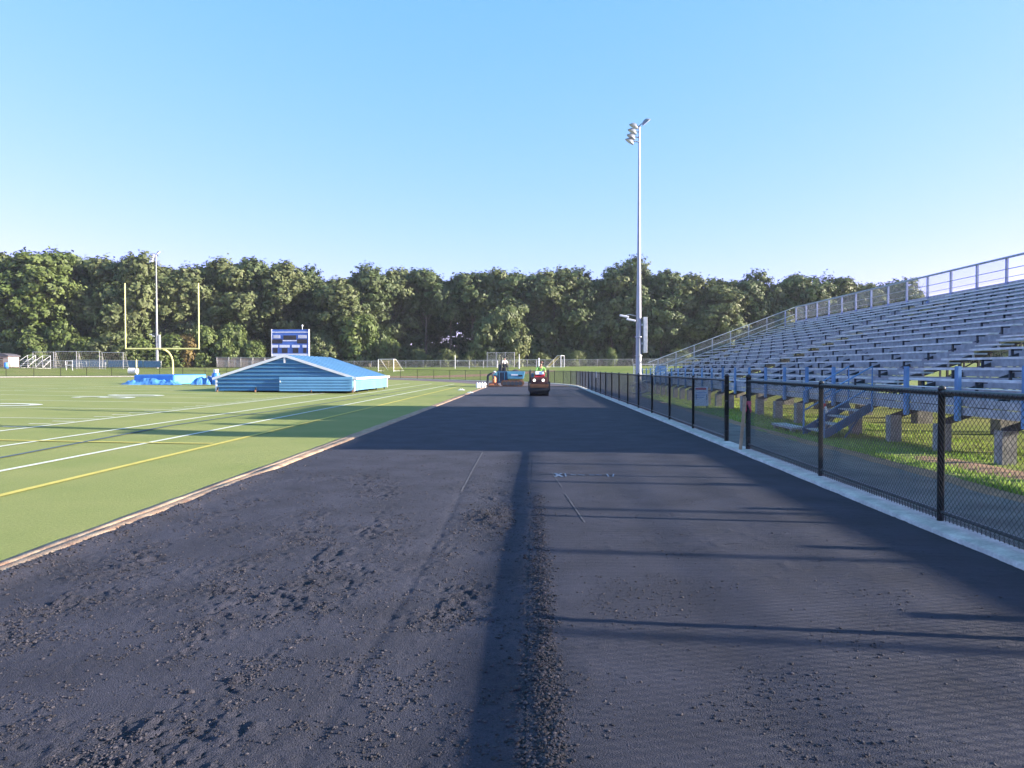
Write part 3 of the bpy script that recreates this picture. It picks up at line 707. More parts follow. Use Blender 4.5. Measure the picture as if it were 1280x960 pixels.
MB().box(-.045, .045, -.11, -.04, rr-.48, rr-.13, 'white').obj('king_post', B)
v = MB(); v.box(-.80, .80, -.045, -.024, rr-.62, rr-.56, 'shed')
for s in (-1, 1): v.box(s*.8-.03, s*.8+.03, -.045, -.024, rr-.55, rr-.36, 'shed')
v.obj('vent_frame', B)
dr = MB(); x0 = -.28
for k in range(5):
    z0 = .1+.82*k/5; z1 = .1+.82*(k+1)/5
    dr.add([(x0, -.20, z0), (hw-.06, -.20, z0), (hw-.06, -.16, z1), (x0, -.16, z1), (x0, -.07, z0), (hw-.06, -.07, z0), (hw-.06, -.07, z1), (x0, -.07, z1)], [(0,1,2,3),(0,4,5,1),(3,2,6,7),(4,7,6,5),(0,3,7,4),(1,5,6,2)], 'shed_pale_sunlit')
d = dr.obj('sliding_panel', B); MB().box(x0+.03, x0+.09, -.225, -.205, .6, .7, 'white').obj('latch', d)
for x in (-hw+.1, -1.7, 1.6, hw-.05):
    q = MB(); q.box(x-.04, x+.04, -.12, -.03 if abs(x) > 2 else -.03, .0, .3, 'dark_steel'); q.tube([(x-.03, -.16, .08), (x+.03, -.16, .08)], .08, 'rust', 12); q.obj('wheel_leg', B)
for k in range(4):
    q = MB(); y = 1.0+2.6*k; q.box(hw-.1, hw-.02, y-.04, y+.04, -.02, .2, 'dark_steel'); q.box(-hw+.02, -hw+.1, y-.04, y+.04, -.02, .2, 'dark_steel'); q.obj('wheel_leg', B)

# ------------------------------------------------------------------ landing mat, tarp, barrel
p = at(217, 480, 54); mx, my = p.x, p.y; mz = gz(mx-1.5, my)
T = thing('landing_mat', 'big blue landing mat with a tarp thrown over it, left of the shed', 'mat', (mx, my, mz))
m = MB(); m.box(-3.0, 0, 0, 5.4, .0, .72, 'mat_blue'); m.obj('pad', T, bevel=.05)
m = MB(); m.box(-.02, .03, .12, 5.3, .04, .70, 'mat_sunlit'); m.box(-2.9, .02, .1, 5.35, .725, .75, 'mat_blue'); m.obj('top_and_sunlit_side', T, bevel=.012)  # lighter sheet over the right face paints the sun on it
def crumple(x0, x1, y0, y1, h, seed, nx=60, ny=24, fall=.5):
    X, Y = np.meshgrid(np.linspace(0, 1, nx), np.linspace(0, 1, ny))
    env = np.clip(np.minimum(np.minimum(X, 1-X)/.12, np.minimum(Y, 1-Y)/.3), 0, 1)
    Z = h*env*(.35+1.0*np.abs(fbm(X*5, Y*2, seed, 3)-.45)*1.5+.12*np.abs(vnoise(X*17, Y*8, seed+3)-.5))
    wx = x0+(x1-x0)*X+.1*(fbm(Y*6, X*3, seed+5)-.5); wy = y0+(y1-y0)*Y+.25*(fbm(X*6, Y*2, seed+7)-.5)
    return np.stack([wx.ravel(), wy.ravel(), (Z+.01).ravel()], 1), gridfaces(ny, nx)
v, f = crumple(-3.5, .6, -1.0, .12, .62, 31, 90, 36); v[:, 2] += mz; v[:, 0] += mx; v[:, 1] += my
tag(npmesh('tarp', v, f, 'tarp', smooth=True), 'crumpled blue tarp heaped on the turf in front of the landing mat', 'tarp')
v, f = crumple(1.45, 2.9, -.3, .9, .9, 41, 40, 24); v[:, 2] += mz; v[:, 0] += mx; v[:, 1] += my
tag(npmesh('tarp', v, f, 'tarp', smooth=True), 'bundle of blue and white tarp beside the blue barrel near the shed', 'tarp')
b = thing('barrel', 'blue plastic barrel just left of the shed, with a white tub on its lid', 'barrel', (mx+3.15, my+.2, mz-.02))
q = MB(); q.lathe([(.26, 0), (.3, .06), (.3, .3), (.315, .32), (.3, .34), (.3, .6), (.315, .62), (.3, .64), (.27, .86), (.2, .88)], 0, 0, 'plastic_blue', 18); q.obj('body', b, True)
MB().lathe([(.24, .881), (.24, .90)], 0, 0, 'plastic_blue', 16).obj('lid', b)
q = MB(); q.lathe([(.16, 0), (.2, .24), (.21, .25), (.19, .27)], 0, 0, 'white', 14); tag(q.obj('tub', None, True, (mx+3.15, my+.2, mz+.885)), 'white tub standing on the blue barrel beside the shed', 'tub')

# ------------------------------------------------------------------ goal post
p = at(203.5, 460, 68.9); gx_, gy_ = p.x, p.y; gz_ = gz(gx_, gy_)
Pg = thing('goal_post', 'yellow football goal post with gooseneck base, behind the landing mat', 'goal post', (gx_, gy_+2.0, gz_))
gn = [(0, 0, -.1), (0, 0, 1.55)] + [(0, -2.0*(1-math.cos(R(a))), 1.55+1.40*math.sin(R(a))) for a in range(10, 91, 10)]
MB().tube(gn, .085, 'yellow', 14).obj('gooseneck', Pg, True)
MB().tube([(-3.56, -2.0, 3.0), (3.56, -2.0, 3.0)], .075, 'yellow', 12).obj('crossbar', Pg, True)
for s in (-1, 1): MB().tube([(s*3.56, -2.0, 2.98), (s*3.56, -2.0, 9.25)], .06, 'yellow', 10).obj('upright', Pg, True)

# ------------------------------------------------------------------ scoreboard
p = at(340, 443, 118); q = at(387, 412, 118); w_ = q.x-p.x; z0, z1 = p.z-.35, q.z
sc = thing('scoreboard', 'blue and white scoreboard on posts showing above the shed roof', 'scoreboard', (p.x, p.y, 0))
m = MB(); m.box(0, w_, 0, .3, z0, z1, 'score'); m.obj('cabinet', sc)
hh = z1-z0
m = MB()
for x in (.02, w_-.02): m.box(x-.05, x+.05, -.06, .34, z0-.02, z1+.04, 'white')
m.box(0, w_, -.03, -.01, z0, z0+.46, 'score_w'); m.box(.0, w_, -.03, -.01, z1-.52, z1-.36, 'score_w'); m.obj('trim', sc)
def px_(u): return (u-180)/(1040-180)*w_
def pz_(v): return z1-(v-230)/(740-230)*(z1-(p.z))
m = MB()
for (u0, u1, v0, v1) in ((455, 750, 350, 440), (190, 430, 430, 515), (770, 1000, 430, 515), (215, 320, 610, 710), (420, 550, 610, 710), (670, 800, 610, 710), (910, 985, 610, 710)):
    d = MB(); d.box(px_(u0), px_(u1), -.05, -.012, pz_(v1), pz_(v0), 'display'); d.obj('digit_window', sc)
m = MB()
for k in range(26):
    x = .12+k*(w_-.24)/26; m.box(x, x+.1+.06*((k*7) % 3)/2, -.045, -.034, z1-.48, z1-.4, 'white')
for (u0, u1, n) in ((230, 390, 7), (800, 1000, 9)):
    for k in range(n): x = px_(u0)+(px_(u1)-px_(u0))*k/n; m.box(x, x+.09, -.045, -.012, pz_(410), pz_(345), 'white')
for (u0, u1) in ((190, 330), (365, 595), (650, 825), (895, 990)):
    m.box(px_(u0), px_(u1), -.045, -.012, pz_(600), pz_(545), 'score_w')
m.obj('lettering', sc)
d = MB(); d.box(px_(440), px_(765), -.04, -.012, pz_(470), pz_(448), 'score_w'); d.obj('clock_frame', sc)
m = MB()
for x in (w_*.2, w_*.8): m.box(x-.1, x+.1, .32, .5, gz(p.x, p.y)-.2, z1-.3, 'silver')
m.obj('posts', sc)
m = MB(); m.lathe([(.05, z1), (.05, z1+.5)], w_*.82, .15, 'white', 8); m.lathe([(.12, z1+.5), (.16, z1+.62), (.06, z1+.8)], w_*.82, .15, 'white', 10); m.obj('horn', sc)

# ------------------------------------------------------------------ people (one grown body each)
def person(name, label, joints, edges, cols, loc, rz=0, hat=None, scale=1.0):
    """joints: name -> (x, y, z, radius); cols: material of each edge"""
    names = list(joints); me = bpy.data.meshes.new('seed')
    me.from_pydata([joints[n][:3] for n in names], [(names.index(a), names.index(b)) for a, b in edges], [])
    o = bpy.data.objects.new('seed', me); COL.objects.link(o)
    sk = o.modifiers.new('skin', 'SKIN'); sk.use_smooth_shade = True
    if not me.skin_vertices: o.data.skin_vertices
    for i, n in enumerate(names):
        v = me.skin_vertices[0].data[i]; r = joints[n][3]; v.radius = r if isinstance(r, tuple) else (r, r); v.use_root = (n == 'pelvis')
    sb = o.modifiers.new('sub', 'SUBSURF'); sb.levels = 2; sb.render_levels = 2
    dg = bpy.context.evaluated_depsgraph_get(); bm_ = bpy.data.meshes.new_from_object(o.evaluated_get(dg)); bpy.data.objects.remove(o)
    mats = sorted(set(cols)); bm_.materials.clear()
    for k in mats: bm_.materials.append(M[k])
    segs = [(Vector(joints[a][:3]), Vector(joints[b][:3])) for a, b in edges]
    for pgn in bm_.polygons:
        c = pgn.center; best = (9e9, 0)
        for k, (a, b) in enumerate(segs):
            t = max(0, min(1, (c-a).dot(b-a)/max(1e-9, (b-a).length_squared))); dd = (c-(a+(b-a)*t)).length
            if dd < best[0]: best = (dd, k)
        pgn.material_index = mats.index(cols[best[1]]); pgn.use_smooth = True
    b = bpy.data.objects.new('person', bm_); COL.objects.link(b); b.location = loc; b.rotation_euler = (0, 0, rz); b.scale = (scale,)*3
    tag(b, label, 'person')
    if hat:
        hx, hy, hz, _ = joints['head']
        m = MB(); m.lathe([(.112, hz+.03), (.115, hz+.06), (.09, hz+.115), (.04, hz+.14)], hx, hy, hat, 14)
        m.box(hx-.08, hx+.08, hy-.19, hy-.09, hz+.035, hz+.05, hat); m.obj('cap', b, True)
    return b
E_BODY = [('pelvis','waist'),('waist','chest'),('chest','neck'),('neck','head'),
          ('chest','shl'),('shl','ell'),('ell','hal'),('hal','fil'),('chest','shr'),('shr','elr'),('elr','har'),('har','fir'),
          ('pelvis','hil'),('hil','knl'),('knl','anl'),('anl','tol'),('pelvis','hir'),('hir','knr'),('knr','anr'),('anr','tor')]
def body_cols(shirt, sleeve, trousers): 
    return [trousers, shirt, 'skin', 'skin', shirt, shirt, sleeve, 'skin', shirt, shirt, sleeve, 'skin', trousers, trousers, trousers, 'black', trousers, trousers, trousers, 'black']
def seated(lean=0, armz=.35, look=0):
    J = dict(pelvis=(0,0,.1,(.15,.12)), waist=(0,-.02-lean*.1,.28,(.14,.1)), chest=(0,-.02-lean*.25,.5,(.17,.11)), neck=(0,-.04-lean*.32,.63,.055), head=(look*.03,-.06-lean*.36,.76,(.085,.105)))
    for s, k in ((-1,'l'),(1,'r')):
        J['sh'+k] = (s*.2,-.02-lean*.25,.53,.06); J['el'+k] = (s*.27,-.14-lean*.2,.3,.047); J['ha'+k] = (s*.17,-.38,armz,.034); J['fi'+k] = (s*.15,-.46,armz+.02,.026)
        J['hi'+k] = (s*.1,-.06,.08,.09); J['kn'+k] = (s*.14,-.45,.12,.062); J['an'+k] = (s*.14,-.5,-.3,.045); J['to'+k] = (s*.15,-.64,-.36,.04)
    return J

# ------------------------------------------------------------------ roller coming towards us
p = at(674, 495, 39.7); Rl = thing('road_roller', 'red tandem road roller facing us on the new asphalt, headlights on', 'road roller', (p.x, p.y, 0))
def drum(y, r, nm):
    m = MB(); m.tube([(-.52, y, r), (.52, y, r)], r, 'rubber', 32); o = m.obj(nm, Rl, True)
    k = MB()
    for s in (-1, 1): k.tube([(s*.53, y, r), (s*.57, y, r)], r*.35, 'dark_steel', 14)
    k.obj('hub', o)
drum(.33, .33, 'drum'); drum(2.0, .33, 'drum')
m = MB()
for s in (-1, 1):
    m.box(s*.575-.03, s*.575+.03, .02, .66, .30, .80, 'black'); m.box(s*.575-.03, s*.575+.03, 1.7, 2.3, .3, .75, 'black')
m.box(-.6, .6, .1, .6, .72, .80, 'black'); m.box(-.5, .5, .6, 1.75, .5, .68, 'black'); m.obj('yoke', Rl)
m = MB(); m.box(-.52, .52, .0, .05, .55, .66, 'rust'); m.beam((-.5, -.02, .5), (.5, -.02, .5), .05, .05, 'rust'); m.obj('scraper', Rl)
m = MB(); m.prism([(-.46, .68), (.46, .68), (.46, .98), (.42, 1.04), (-.42, 1.04), (-.46, .98)], 'y', .06, .14, 'maroon'); m.obj('front_panel', Rl, bevel=.01)
for x in (-.27, .22):
    m = MB(); m.tube([(x, .06, .87), (x, .0, .87)], .085, 'black', 14); m.tube([(x, -.001, .87), (x, -.012, .87)], .075, 'lamp_on', 14); m.obj('headlight', Rl)
m = MB(); m.prism([(.1, .82), (.9, .82), (.9, 1.28), (.35, 1.26), (.1, 1.08)], 'x', -.26, .30, 'red'); m.obj('hood', Rl, bevel=.03)
m = MB(); m.prism([(.15, 1.16), (.34, 1.275), (.85, 1.30), (.85, 1.36), (.3, 1.35), (.13, 1.2)], 'x', -.22, .26, 'white'); m.obj('water_tank', Rl, bevel=.02)
m = MB(); m.box(-.44, -.29, .2, .9, .8, 1.26, 'navy'); m.obj('side_tank', Rl, bevel=.02)
for s in (-1, 1):
    m = MB(); m.tube([(s*.52, .12, .75), (s*.53, .10, 1.35), (s*.50, .2, 1.44), (s*.48, .95, 1.42), (s*.48, .95, .7)], .035, 'black', 8); m.obj('guard_rail', Rl, True)
m = MB(); m.box(-.25, .25, 1.25, 1.7, .68, 1.0, 'black'); m.box(-.24, .24, 1.66, 1.74, 1.0, 1.4, 'black'); m.obj('seat', Rl, bevel=.02)
m = MB(); m.tube([(.05, .9, 1.1), (.05, 1.02, 1.36)], .02, 'black', 8); m.tube([(.05+.17*math.cos(a), 1.02+.06*math.sin(a), 1.36+.16*math.sin(a)) for a in np.linspace(0, 6.283, 18)], .014, 'black', 6); m.obj('steering_wheel', Rl, True)
J = seated(.3, .32, 1); person('person', 'roller driver in a lime green shirt sitting on the red roller', J, E_BODY, body_cols('c_green', 'skin', 'c_dark'), (p.x+.06, p.y+1.45, 1.03), R(12), 'maroon')

# ------------------------------------------------------------------ paver
p = at(610, 483, 60.6); pw = 45/900*60.6
V = thing('paving_machine', 'blue asphalt paver with a wide hopper standing at the end of the new asphalt', 'paver', (p.x, p.y+.3, 0))
m = MB(); m.prism([(1.68, .66), (2.98, .66), (3.1, 1.28), (1.6, 1.28)], 'y', -.1, .02, 'teal'); m.prism([(1.68, .66), (2.98, .66), (3.1, 1.28), (1.6, 1.28)], 'y', 1.9, 2.0, 'teal')
m.box(1.6, 1.72, .025, 1.9, .66, 1.26, 'teal'); m.box(2.9, 3.0, .025, 1.9, .66, 1.1, 'navy'); m.box(1.72, 2.9, .025, 1.9, .6, .7, 'maroon'); m.obj('hopper', V, bevel=.015)
m = MB(); m.box(1.95, 2.5, -.125, -.102, .94, 1.04, 'white'); m.box(2.55, 2.9, -.13, -.102, .86, .98, 'black'); m.obj('side_plate', V)
m = MB()
X, Y = np.meshgrid(np.linspace(1.73, 2.89, 14), np.linspace(.05, 1.88, 14)); 
o = npmesh('asphalt_load', np.stack([X.ravel(), Y.ravel(), (1.2+.22*np.exp(-((X-2.3)/.4)**2-((Y-1)/.6)**2)+.06*fbm(X*6, Y*6, 5)).ravel()], 1), gridfaces(14, 14), 'crumb', V)
tk = MB(); prof = [(1.35+.28*math.cos(a), .28+.27*math.sin(a)) for a in np.linspace(math.pi/2, 3*math.pi/2, 9)] + [(2.75+.28*math.cos(a), .28+.27*math.sin(a)) for a in np.linspace(-math.pi/2, math.pi/2, 9)]
for y in (-.05, 1.6): tk.prism(prof, 'y', y, y+.35, 'rust')
tk.obj('crawler_track', V)
wh = MB()
for x in (1.38, 1.72, 2.05, 2.38, 2.72): wh.tube([(x, -.09, .27), (x, -.04, .27)], .17, 'dark_steel', 14)
wh.obj('track_roller', V)
m = MB(); m.box(.72, 1.6, .0, 1.9, .3, 1.3, 'navy'); m.obj('engine_body', V, bevel=.03)
m = MB()
for k in range(7): m.box(.8+.11*k, .86+.11*k, -.03, -.004, .45, 1.18, 'teal' if k in (1, 5) else 'black')
m.obj('grille', V)
m = MB(); m.box(.75, 1.5, .2, 1.7, 1.3, 1.36, 'black'); m.box(1.15, 1.5, .5, 1.2, 1.36, 1.62, 'black'); m.box(1.45, 1.55, .5, 1.2, 1.6, 1.95, 'black'); m.obj('operator_seat', V, bevel=.015)
m = MB(); m.tube([(1.1, .25, 1.3), (1.12, .25, 2.45)], .06, 'black', 8); m.tube([(1.12, .25, 2.4), (1.1, .25, 2.5), (1.0, .25, 2.56)], .06, 'black', 8); m.obj('exhaust', V, True)
m = MB(); m.box(.84, 1.06, .3, .8, 1.36, 1.85, 'dark_steel'); m.tube([(.95, .75, 1.85), (1.05, .85, 2.0)], .02, 'black', 6); m.tube([(1.07+.0*math.cos(a), .88+.18*math.cos(a), 2.02+.18*math.sin(a)) for a in np.linspace(0, 6.283, 16)], .015, 'black', 6); m.obj('control_console', V, bevel=.01)
m = MB(); m.box(.42, .76, -.08, .35, .95, 1.22, 'teal'); m.box(.35, .78, 0, 1.9, .3, .95, 'navy'); m.obj('rear_housing', V, bevel=.02)
m = MB(); m.box(.05, .75, -.4, 2.3, .05, .28, 'maroon'); m.box(.12, .5, -.44, -.405, .1, .24, 'orange'); m.box(-.05, 1.0, -.45, -.41, .03, .14, 'rust'); m.obj('screed', V, bevel=.015)
m = MB(); m.lathe([(.13, .32), (.17, .36), (.17, .72), (.12, .82), (.05, .86)], .52, -.22, 'orange', 14); m.obj('gas_bottle', V, True)
J = seated(.1, .3); person('person', 'paver driver in a white shirt sitting high on the blue paver', J, E_BODY, body_cols('c_white', 'skin', 'c_dark'), (p.x+1.32, p.y+1.2, 1.64), R(25), 'black')
# worker bending over beside the paver
J = dict(pelvis=(0,0,.88,(.15,.12)), waist=(.12,0,1.0,(.14,.11)), chest=(.32,-.04,1.12,(.17,.12)), neck=(.46,-.05,1.17,.055), head=(.58,-.06,1.16,(.09,.1)),
         shl=(.33,-.2,1.12,.06), ell=(.42,-.24,.84,.046), hal=(.5,-.18,.62,.034), fil=(.53,-.16,.55,.026), shr=(.33,.14,1.12,.06), elr=(.46,.16,.86,.046), har=(.55,.06,.66,.034), fir=(.58,.04,.58,.026),
         hil=(0,-.1,.85,.095), knl=(.06,-.14,.47,.065), anl=(-.06,-.14,.09,.047), tol=(.1,-.15,.04,.04), hir=(0,.1,.85,.095), knr=(-.05,.13,.47,.065), anr=(-.2,.13,.09,.047), tor=(-.05,.14,.04,.04))
person('person', 'worker in dark clothes bending over behind the blue paver', J, E_BODY, body_cols('c_dark', 'c_dark', 'c_dark'), (p.x+.0, p.y-.25, .02), R(0), 'c_white')

# white jugs by the paver and scraps on the turf
for i, (u, v, lab) in enumerate(((596.5, 485, 'leftmost of the small white jugs on the turf edge left of the paver'), (599.5, 484.6, 'second from left of the small white jugs beside the paver'), (602.8, 484.2, 'third from left of the small white jugs beside the paver'), (606, 483.8, 'rightmost small white jug, nearest the worker at the paver'))):
    q = at(u, v, 56.5+.4*i); j = thing('jug', lab, 'jug', (q.x, q.y, gz(q.x, q.y)), 0, 'white jugs beside the paver')
    MB().lathe([(.085, 0), (.095, .03), (.095, .28), (.06, .36), (.035, .39), (.035, .42)], 0, 0, 'white', 12).obj('body', j, True)
    MB().lathe([(.042, .421), (.042, .45)], 0, 0, 'plastic_blue' if i % 2 else 'white', 10).obj('cap', j)
    MB().tube([(.09, 0, .2), (.15, 0, .24), (.14, 0, .34), (.05, 0, .38)], .014, 'white', 6).obj('handle', j, True)
def scrap(u, v, D, r, lab, nm='scrap'):
    q = at(u, v, D); n = 9; X, Y = np.meshgrid(np.linspace(-r, r, n), np.linspace(-r, r, n)); Z = .02+r*.5*np.abs(fbm(X*4/r, Y*4/r, int(u))-.3)*np.clip(1.2-np.hypot(X, Y)/r, 0, 1)*2
    V = np.stack([(X+q.x).ravel(), (Y+q.y).ravel(), (Z+gz(q.x, q.y)).ravel()], 1); tag(npmesh(nm, V, gridfaces(n, n), 'white', smooth=True), lab, 'bag')
scrap(577, 488, 50, .26, 'flat white bag lying on the turf near the yellow line', 'plastic_bag'); scrap(588, 491.5, 44.5, .2, 'crumpled white bag on the field edge strip before the paver', 'plastic_bag')
scrap(166, 474.5, 60, .25, 'small white bag on the turf left of the landing mat', 'plastic_bag')

# ------------------------------------------------------------------ sign, panel, cable by the stand
p = at(877, 511, 27); s = thing('sign', 'white sign with a red heading leaning in the grass under the bleachers', 'sign', (p.x, p.y, .05), R(3))
m = MB(); m.box(-.26, .26, -.012, .012, .06, .78, 'sign', Matrix.Rotation(R(-7), 3, 'X'), (0,0,0)); m.obj('board', s)
rt = Matrix.Rotation(R(-7), 3, 'X')
m = MB(); m.box(-.22, .19, -.018, -.0125, .66, .74, 'red', rt, (0,0,0)); m.obj('heading', s)
m = MB()
for k in range(3): m.box(-.2, .2-.06*k, -.018, -.0125, .54-.09*k, .57-.09*k, 'panel_blue', rt, (0,0,0))
m.obj('text_lines', s)
m = MB()
for x in (-.2, .2): m.tube([(x, .05, -.1), (x, .02, .5)], .012, 'dark_steel', 6)
m.obj('legs', s)
b = thing('notice_panel', 'small square pale blue panel on the far end of the bleacher rail', 'sign', (0,0,0))
p = at(825.5, 462.5, 50.4); m = MB(); m.box(p.x-.33, p.x+.36, p.y-.02, p.y+.02, p.z-.32, p.z+.30, 'panel_blue'); m.obj('board', b)
m = MB(); m.prism([(p.x-.18, p.z-.15), (p.x+.05, p.z-.06), (p.x+.2, p.z+.1), (p.x-.02, p.z+.05), (p.x-.14, p.z+.12)], 'y', p.y-.03, p.y-.021, 'blue_steel'); m.obj('emblem', b)
m = MB(); m.tube([(p.x-.3, p.y+.05, p.z+.32), (p.x-.3, p.y+.05, .3)], .025, 'alu', 6); m.tube([(p.x+.33, p.y+.05, p.z+.32), (p.x+.33, p.y+.05, .3)], .025, 'alu', 6); m.obj('posts', b)
m = MB()
for k, (cx, cz, rx, rz2, tl) in enumerate(((5.35, .55, .45, .3, .2), (5.15, .5, .6, .28, -.3), (5.7, .6, .5, .32, .4), (5.0, .42, .5, .22, .1), (5.5, .4, .62, .25, -.15))):
    m.tube([(cx+rx*math.cos(a), 36.8+.1*k+.15*math.sin(a*2), cz+rz2*math.sin(a+tl)) for a in np.linspace(0, 6.283, 28)], .02, 'black' if k % 2 else 'silver', 6)
tag(m.obj('cable_coil', None, True), 'tangled coils of cable hanging behind the fence at the foot of the light pole', 'cable')
m = MB(); m.box(FX-.035, FX-.03, 44.4, 44.75, .95, 1.32, 'white'); tag(m.obj('paper_tag', None), 'small white paper strip hung on the far part of the black fence', 'tag')

# ------------------------------------------------------------------ things on the grass bank
def frame_goal(u0, u1, v, D, lab, hgt=2.7, mat='white', depth=1.6, group=None, net='net', slope=True, rz=0):
    a = at(u0, v, D); b = at(u1, v, D); x0, x1 = a.x, b.x; y = a.y; z = gz((x0+x1)/2, y); w = x1-x0
    t = thing('goal', lab, 'goal', (x0, y, z), R(rz), group)
    m = MB(); m.tube([(0,0,-.1),(0,0,hgt),(w,0,hgt),(w,0,-.1)], .06, mat, 8); m.obj('frame', t, True)
    m = MB(); d1 = .55 if slope else depth
    for x in (0, w): m.tube([(x,0,hgt),(x,d1,hgt-.02),(x,depth,.05),(x,0,.05)], .035, mat, 6)
    m.tube([(0,depth,.05),(w,depth,.05)], .035, mat, 6); m.obj('stay', t, True)
    n = MB()
    for k in range(1, 12): n.beam((w*k/12, d1, hgt-.03), (w*k/12, depth, .06), .012, .012, net)
    for k in range(1, 9):
        f = k/9; n.beam((0, d1+(depth-d1)*f, hgt-(hgt-.05)*f), (w, d1+(depth-d1)*f, hgt-(hgt-.05)*f), .012, .012, net)
    for x in (0, w):
        for k in range(1, 7): n.beam((x, .05, hgt*k/7), (x, d1+(depth-d1)*(1-k/7), hgt*k/7), .012, .012, net)
    n.obj('net', t); return t
gl = 'white goal frames on the grass bank'
frame_goal(42, 68.5, 456, 117, 'leftmost of the four white goal frames at the left edge', 2.6, mat='silver', group=gl)
frame_goal(70.5, 97, 456, 118, 'second of the four white goal frames, with a small backboard frame before it', 2.75, mat='silver', group=gl)
frame_goal(99.5, 125.5, 456, 119, 'third from left of the four white goal frames', 2.8, mat='silver', group=gl)
frame_goal(128.5, 155, 456, 120, 'rightmost of the four white goal frames, next to the goal post upright', 2.7, mat='silver', group=gl)
frame_goal(473, 499, 452, 119, 'goal with yellow net on the bank, right of the shed', 1.95, depth=2.4, net='net_yellow', rz=-32)
frame_goal(701, 721, 456, 117, 'goal seen nearly from the side, behind the road roller', 1.9, depth=2.4, net='net_yellow', rz=76)
# small practice frame
p = at(87, 452, 114); t = thing('practice_frame', 'small square frame on legs in front of the white goal frames', 'frame', (p.x, p.y, gz(p.x, p.y)))
m = MB(); m.tube([(-.55,0,.8),(-.55,0,1.5),(.55,0,1.5),(.55,0,.8),(-.55,0,.8)], .05, 'white', 6); m.obj('frame', t); m = MB(); m.tube([(-.5,.1,-.1),(-.5,0,.8)], .04, 'white', 6); m.tube([(.5,.1,-.1),(.5,0,.8)], .04, 'white', 6); m.obj('legs', t)
# small portable stands
for (u, lab) in ((24, 'small portable bench stand at the left edge, beside the tan hut'), (43, 'small portable bench stand in front of the leftmost white goal frame')):
    p = at(u, 456, 114.5); t = thing('portable_stand', lab, 'bleachers', (p.x, p.y, gz(p.x, p.y)), 0, 'small portable stands')
    for k in range(4):
        m = MB(); m.box(0, 1.5, .55*k, .55*k+.25, .42+.32*k, .46+.32*k, 'alu'); m.obj('bench', t)
    m = MB()
    for x in (.1, 1.4): m.beam((x, 0, .1), (x, 1.9, 1.35), .06, .06, 'alu'); m.beam((x, 1.9, 0), (x, 1.9, 2.1), .06, .06, 'alu'); m.beam((x, 0, .1), (x, 1.9, .05), .05, .05, 'alu')
    m.obj('frame', t)
    m = MB(); m.tube([(.1, 1.95, 2.1), (1.4, 1.95, 2.1)], .03, 'alu', 6); m.tube([(.1, .1, 1.2), (.1, 1.95, 2.1)], .03, 'alu', 6); m.tube([(1.4, .1, 1.2), (1.4, 1.95, 2.1)], .03, 'alu', 6); m.obj('rail', t)
# tan hut, barrels
p = at(2, 455, 118); t = thing('hut', 'small tan hut with a dark curved roof at the left edge', 'hut', (p.x, p.y, gz(p.x, p.y)))
m = MB(); m.box(-2.2, 1.2, 0, 2.5, 0, 1.75, 'shed_pink'); m.obj('wall', t)
m = MB(); m.prism([(-2.4, 1.75), (1.4, 1.75), (1.3, 1.95), (.6, 2.2), (-.5, 2.32), (-1.6, 2.2), (-2.3, 1.95)], 'y', -.2, 2.7, 'roof_dark'); m.obj('roof', t)
MB().box(-.4, .4, -.03, 0, 0, 1.5, 'rust').obj('door', t)
p = at(8.5, 457, 113); t = thing('barrel', 'blue barrel in front of the tan hut at the left edge', 'barrel', (p.x, p.y, gz(p.x, p.y)))
MB().lathe([(.28,0),(.31,.05),(.31,.85),(.27,.9)], 0, 0, 'plastic_blue', 14).obj('body', t, True); MB().lathe([(.25,.901),(.25,.92)], 0, 0, 'plastic_blue', 14).obj('lid', t)
p = at(167, 460, 110); t = thing('drum', 'round white drum lying on the bank left of the light pole', 'drum', (p.x, p.y, gz(p.x, p.y)))
MB().tube([(-.55,0,.5),(.55,0,.5)], .5, 'white', 18).obj('body', t, True); m = MB(); m.tube([(-.6,0,.5),(-.551,0,.5)], .52, 'alu', 18); m.tube([(.551,0,.5),(.6,0,.5)], .52, 'alu', 18); m.obj('rim', t)
p = at(171, 455, 112); m = MB(); m.lathe([(.1, -.1), (.1, 2.1), (.06, 2.16)], 0, 0, 'yellow', 10); tag(m.obj('padded_post', None, True, (p.x, p.y, gz(p.x, p.y))), 'short yellow post behind the white drum under the goal post crossbar', 'post')
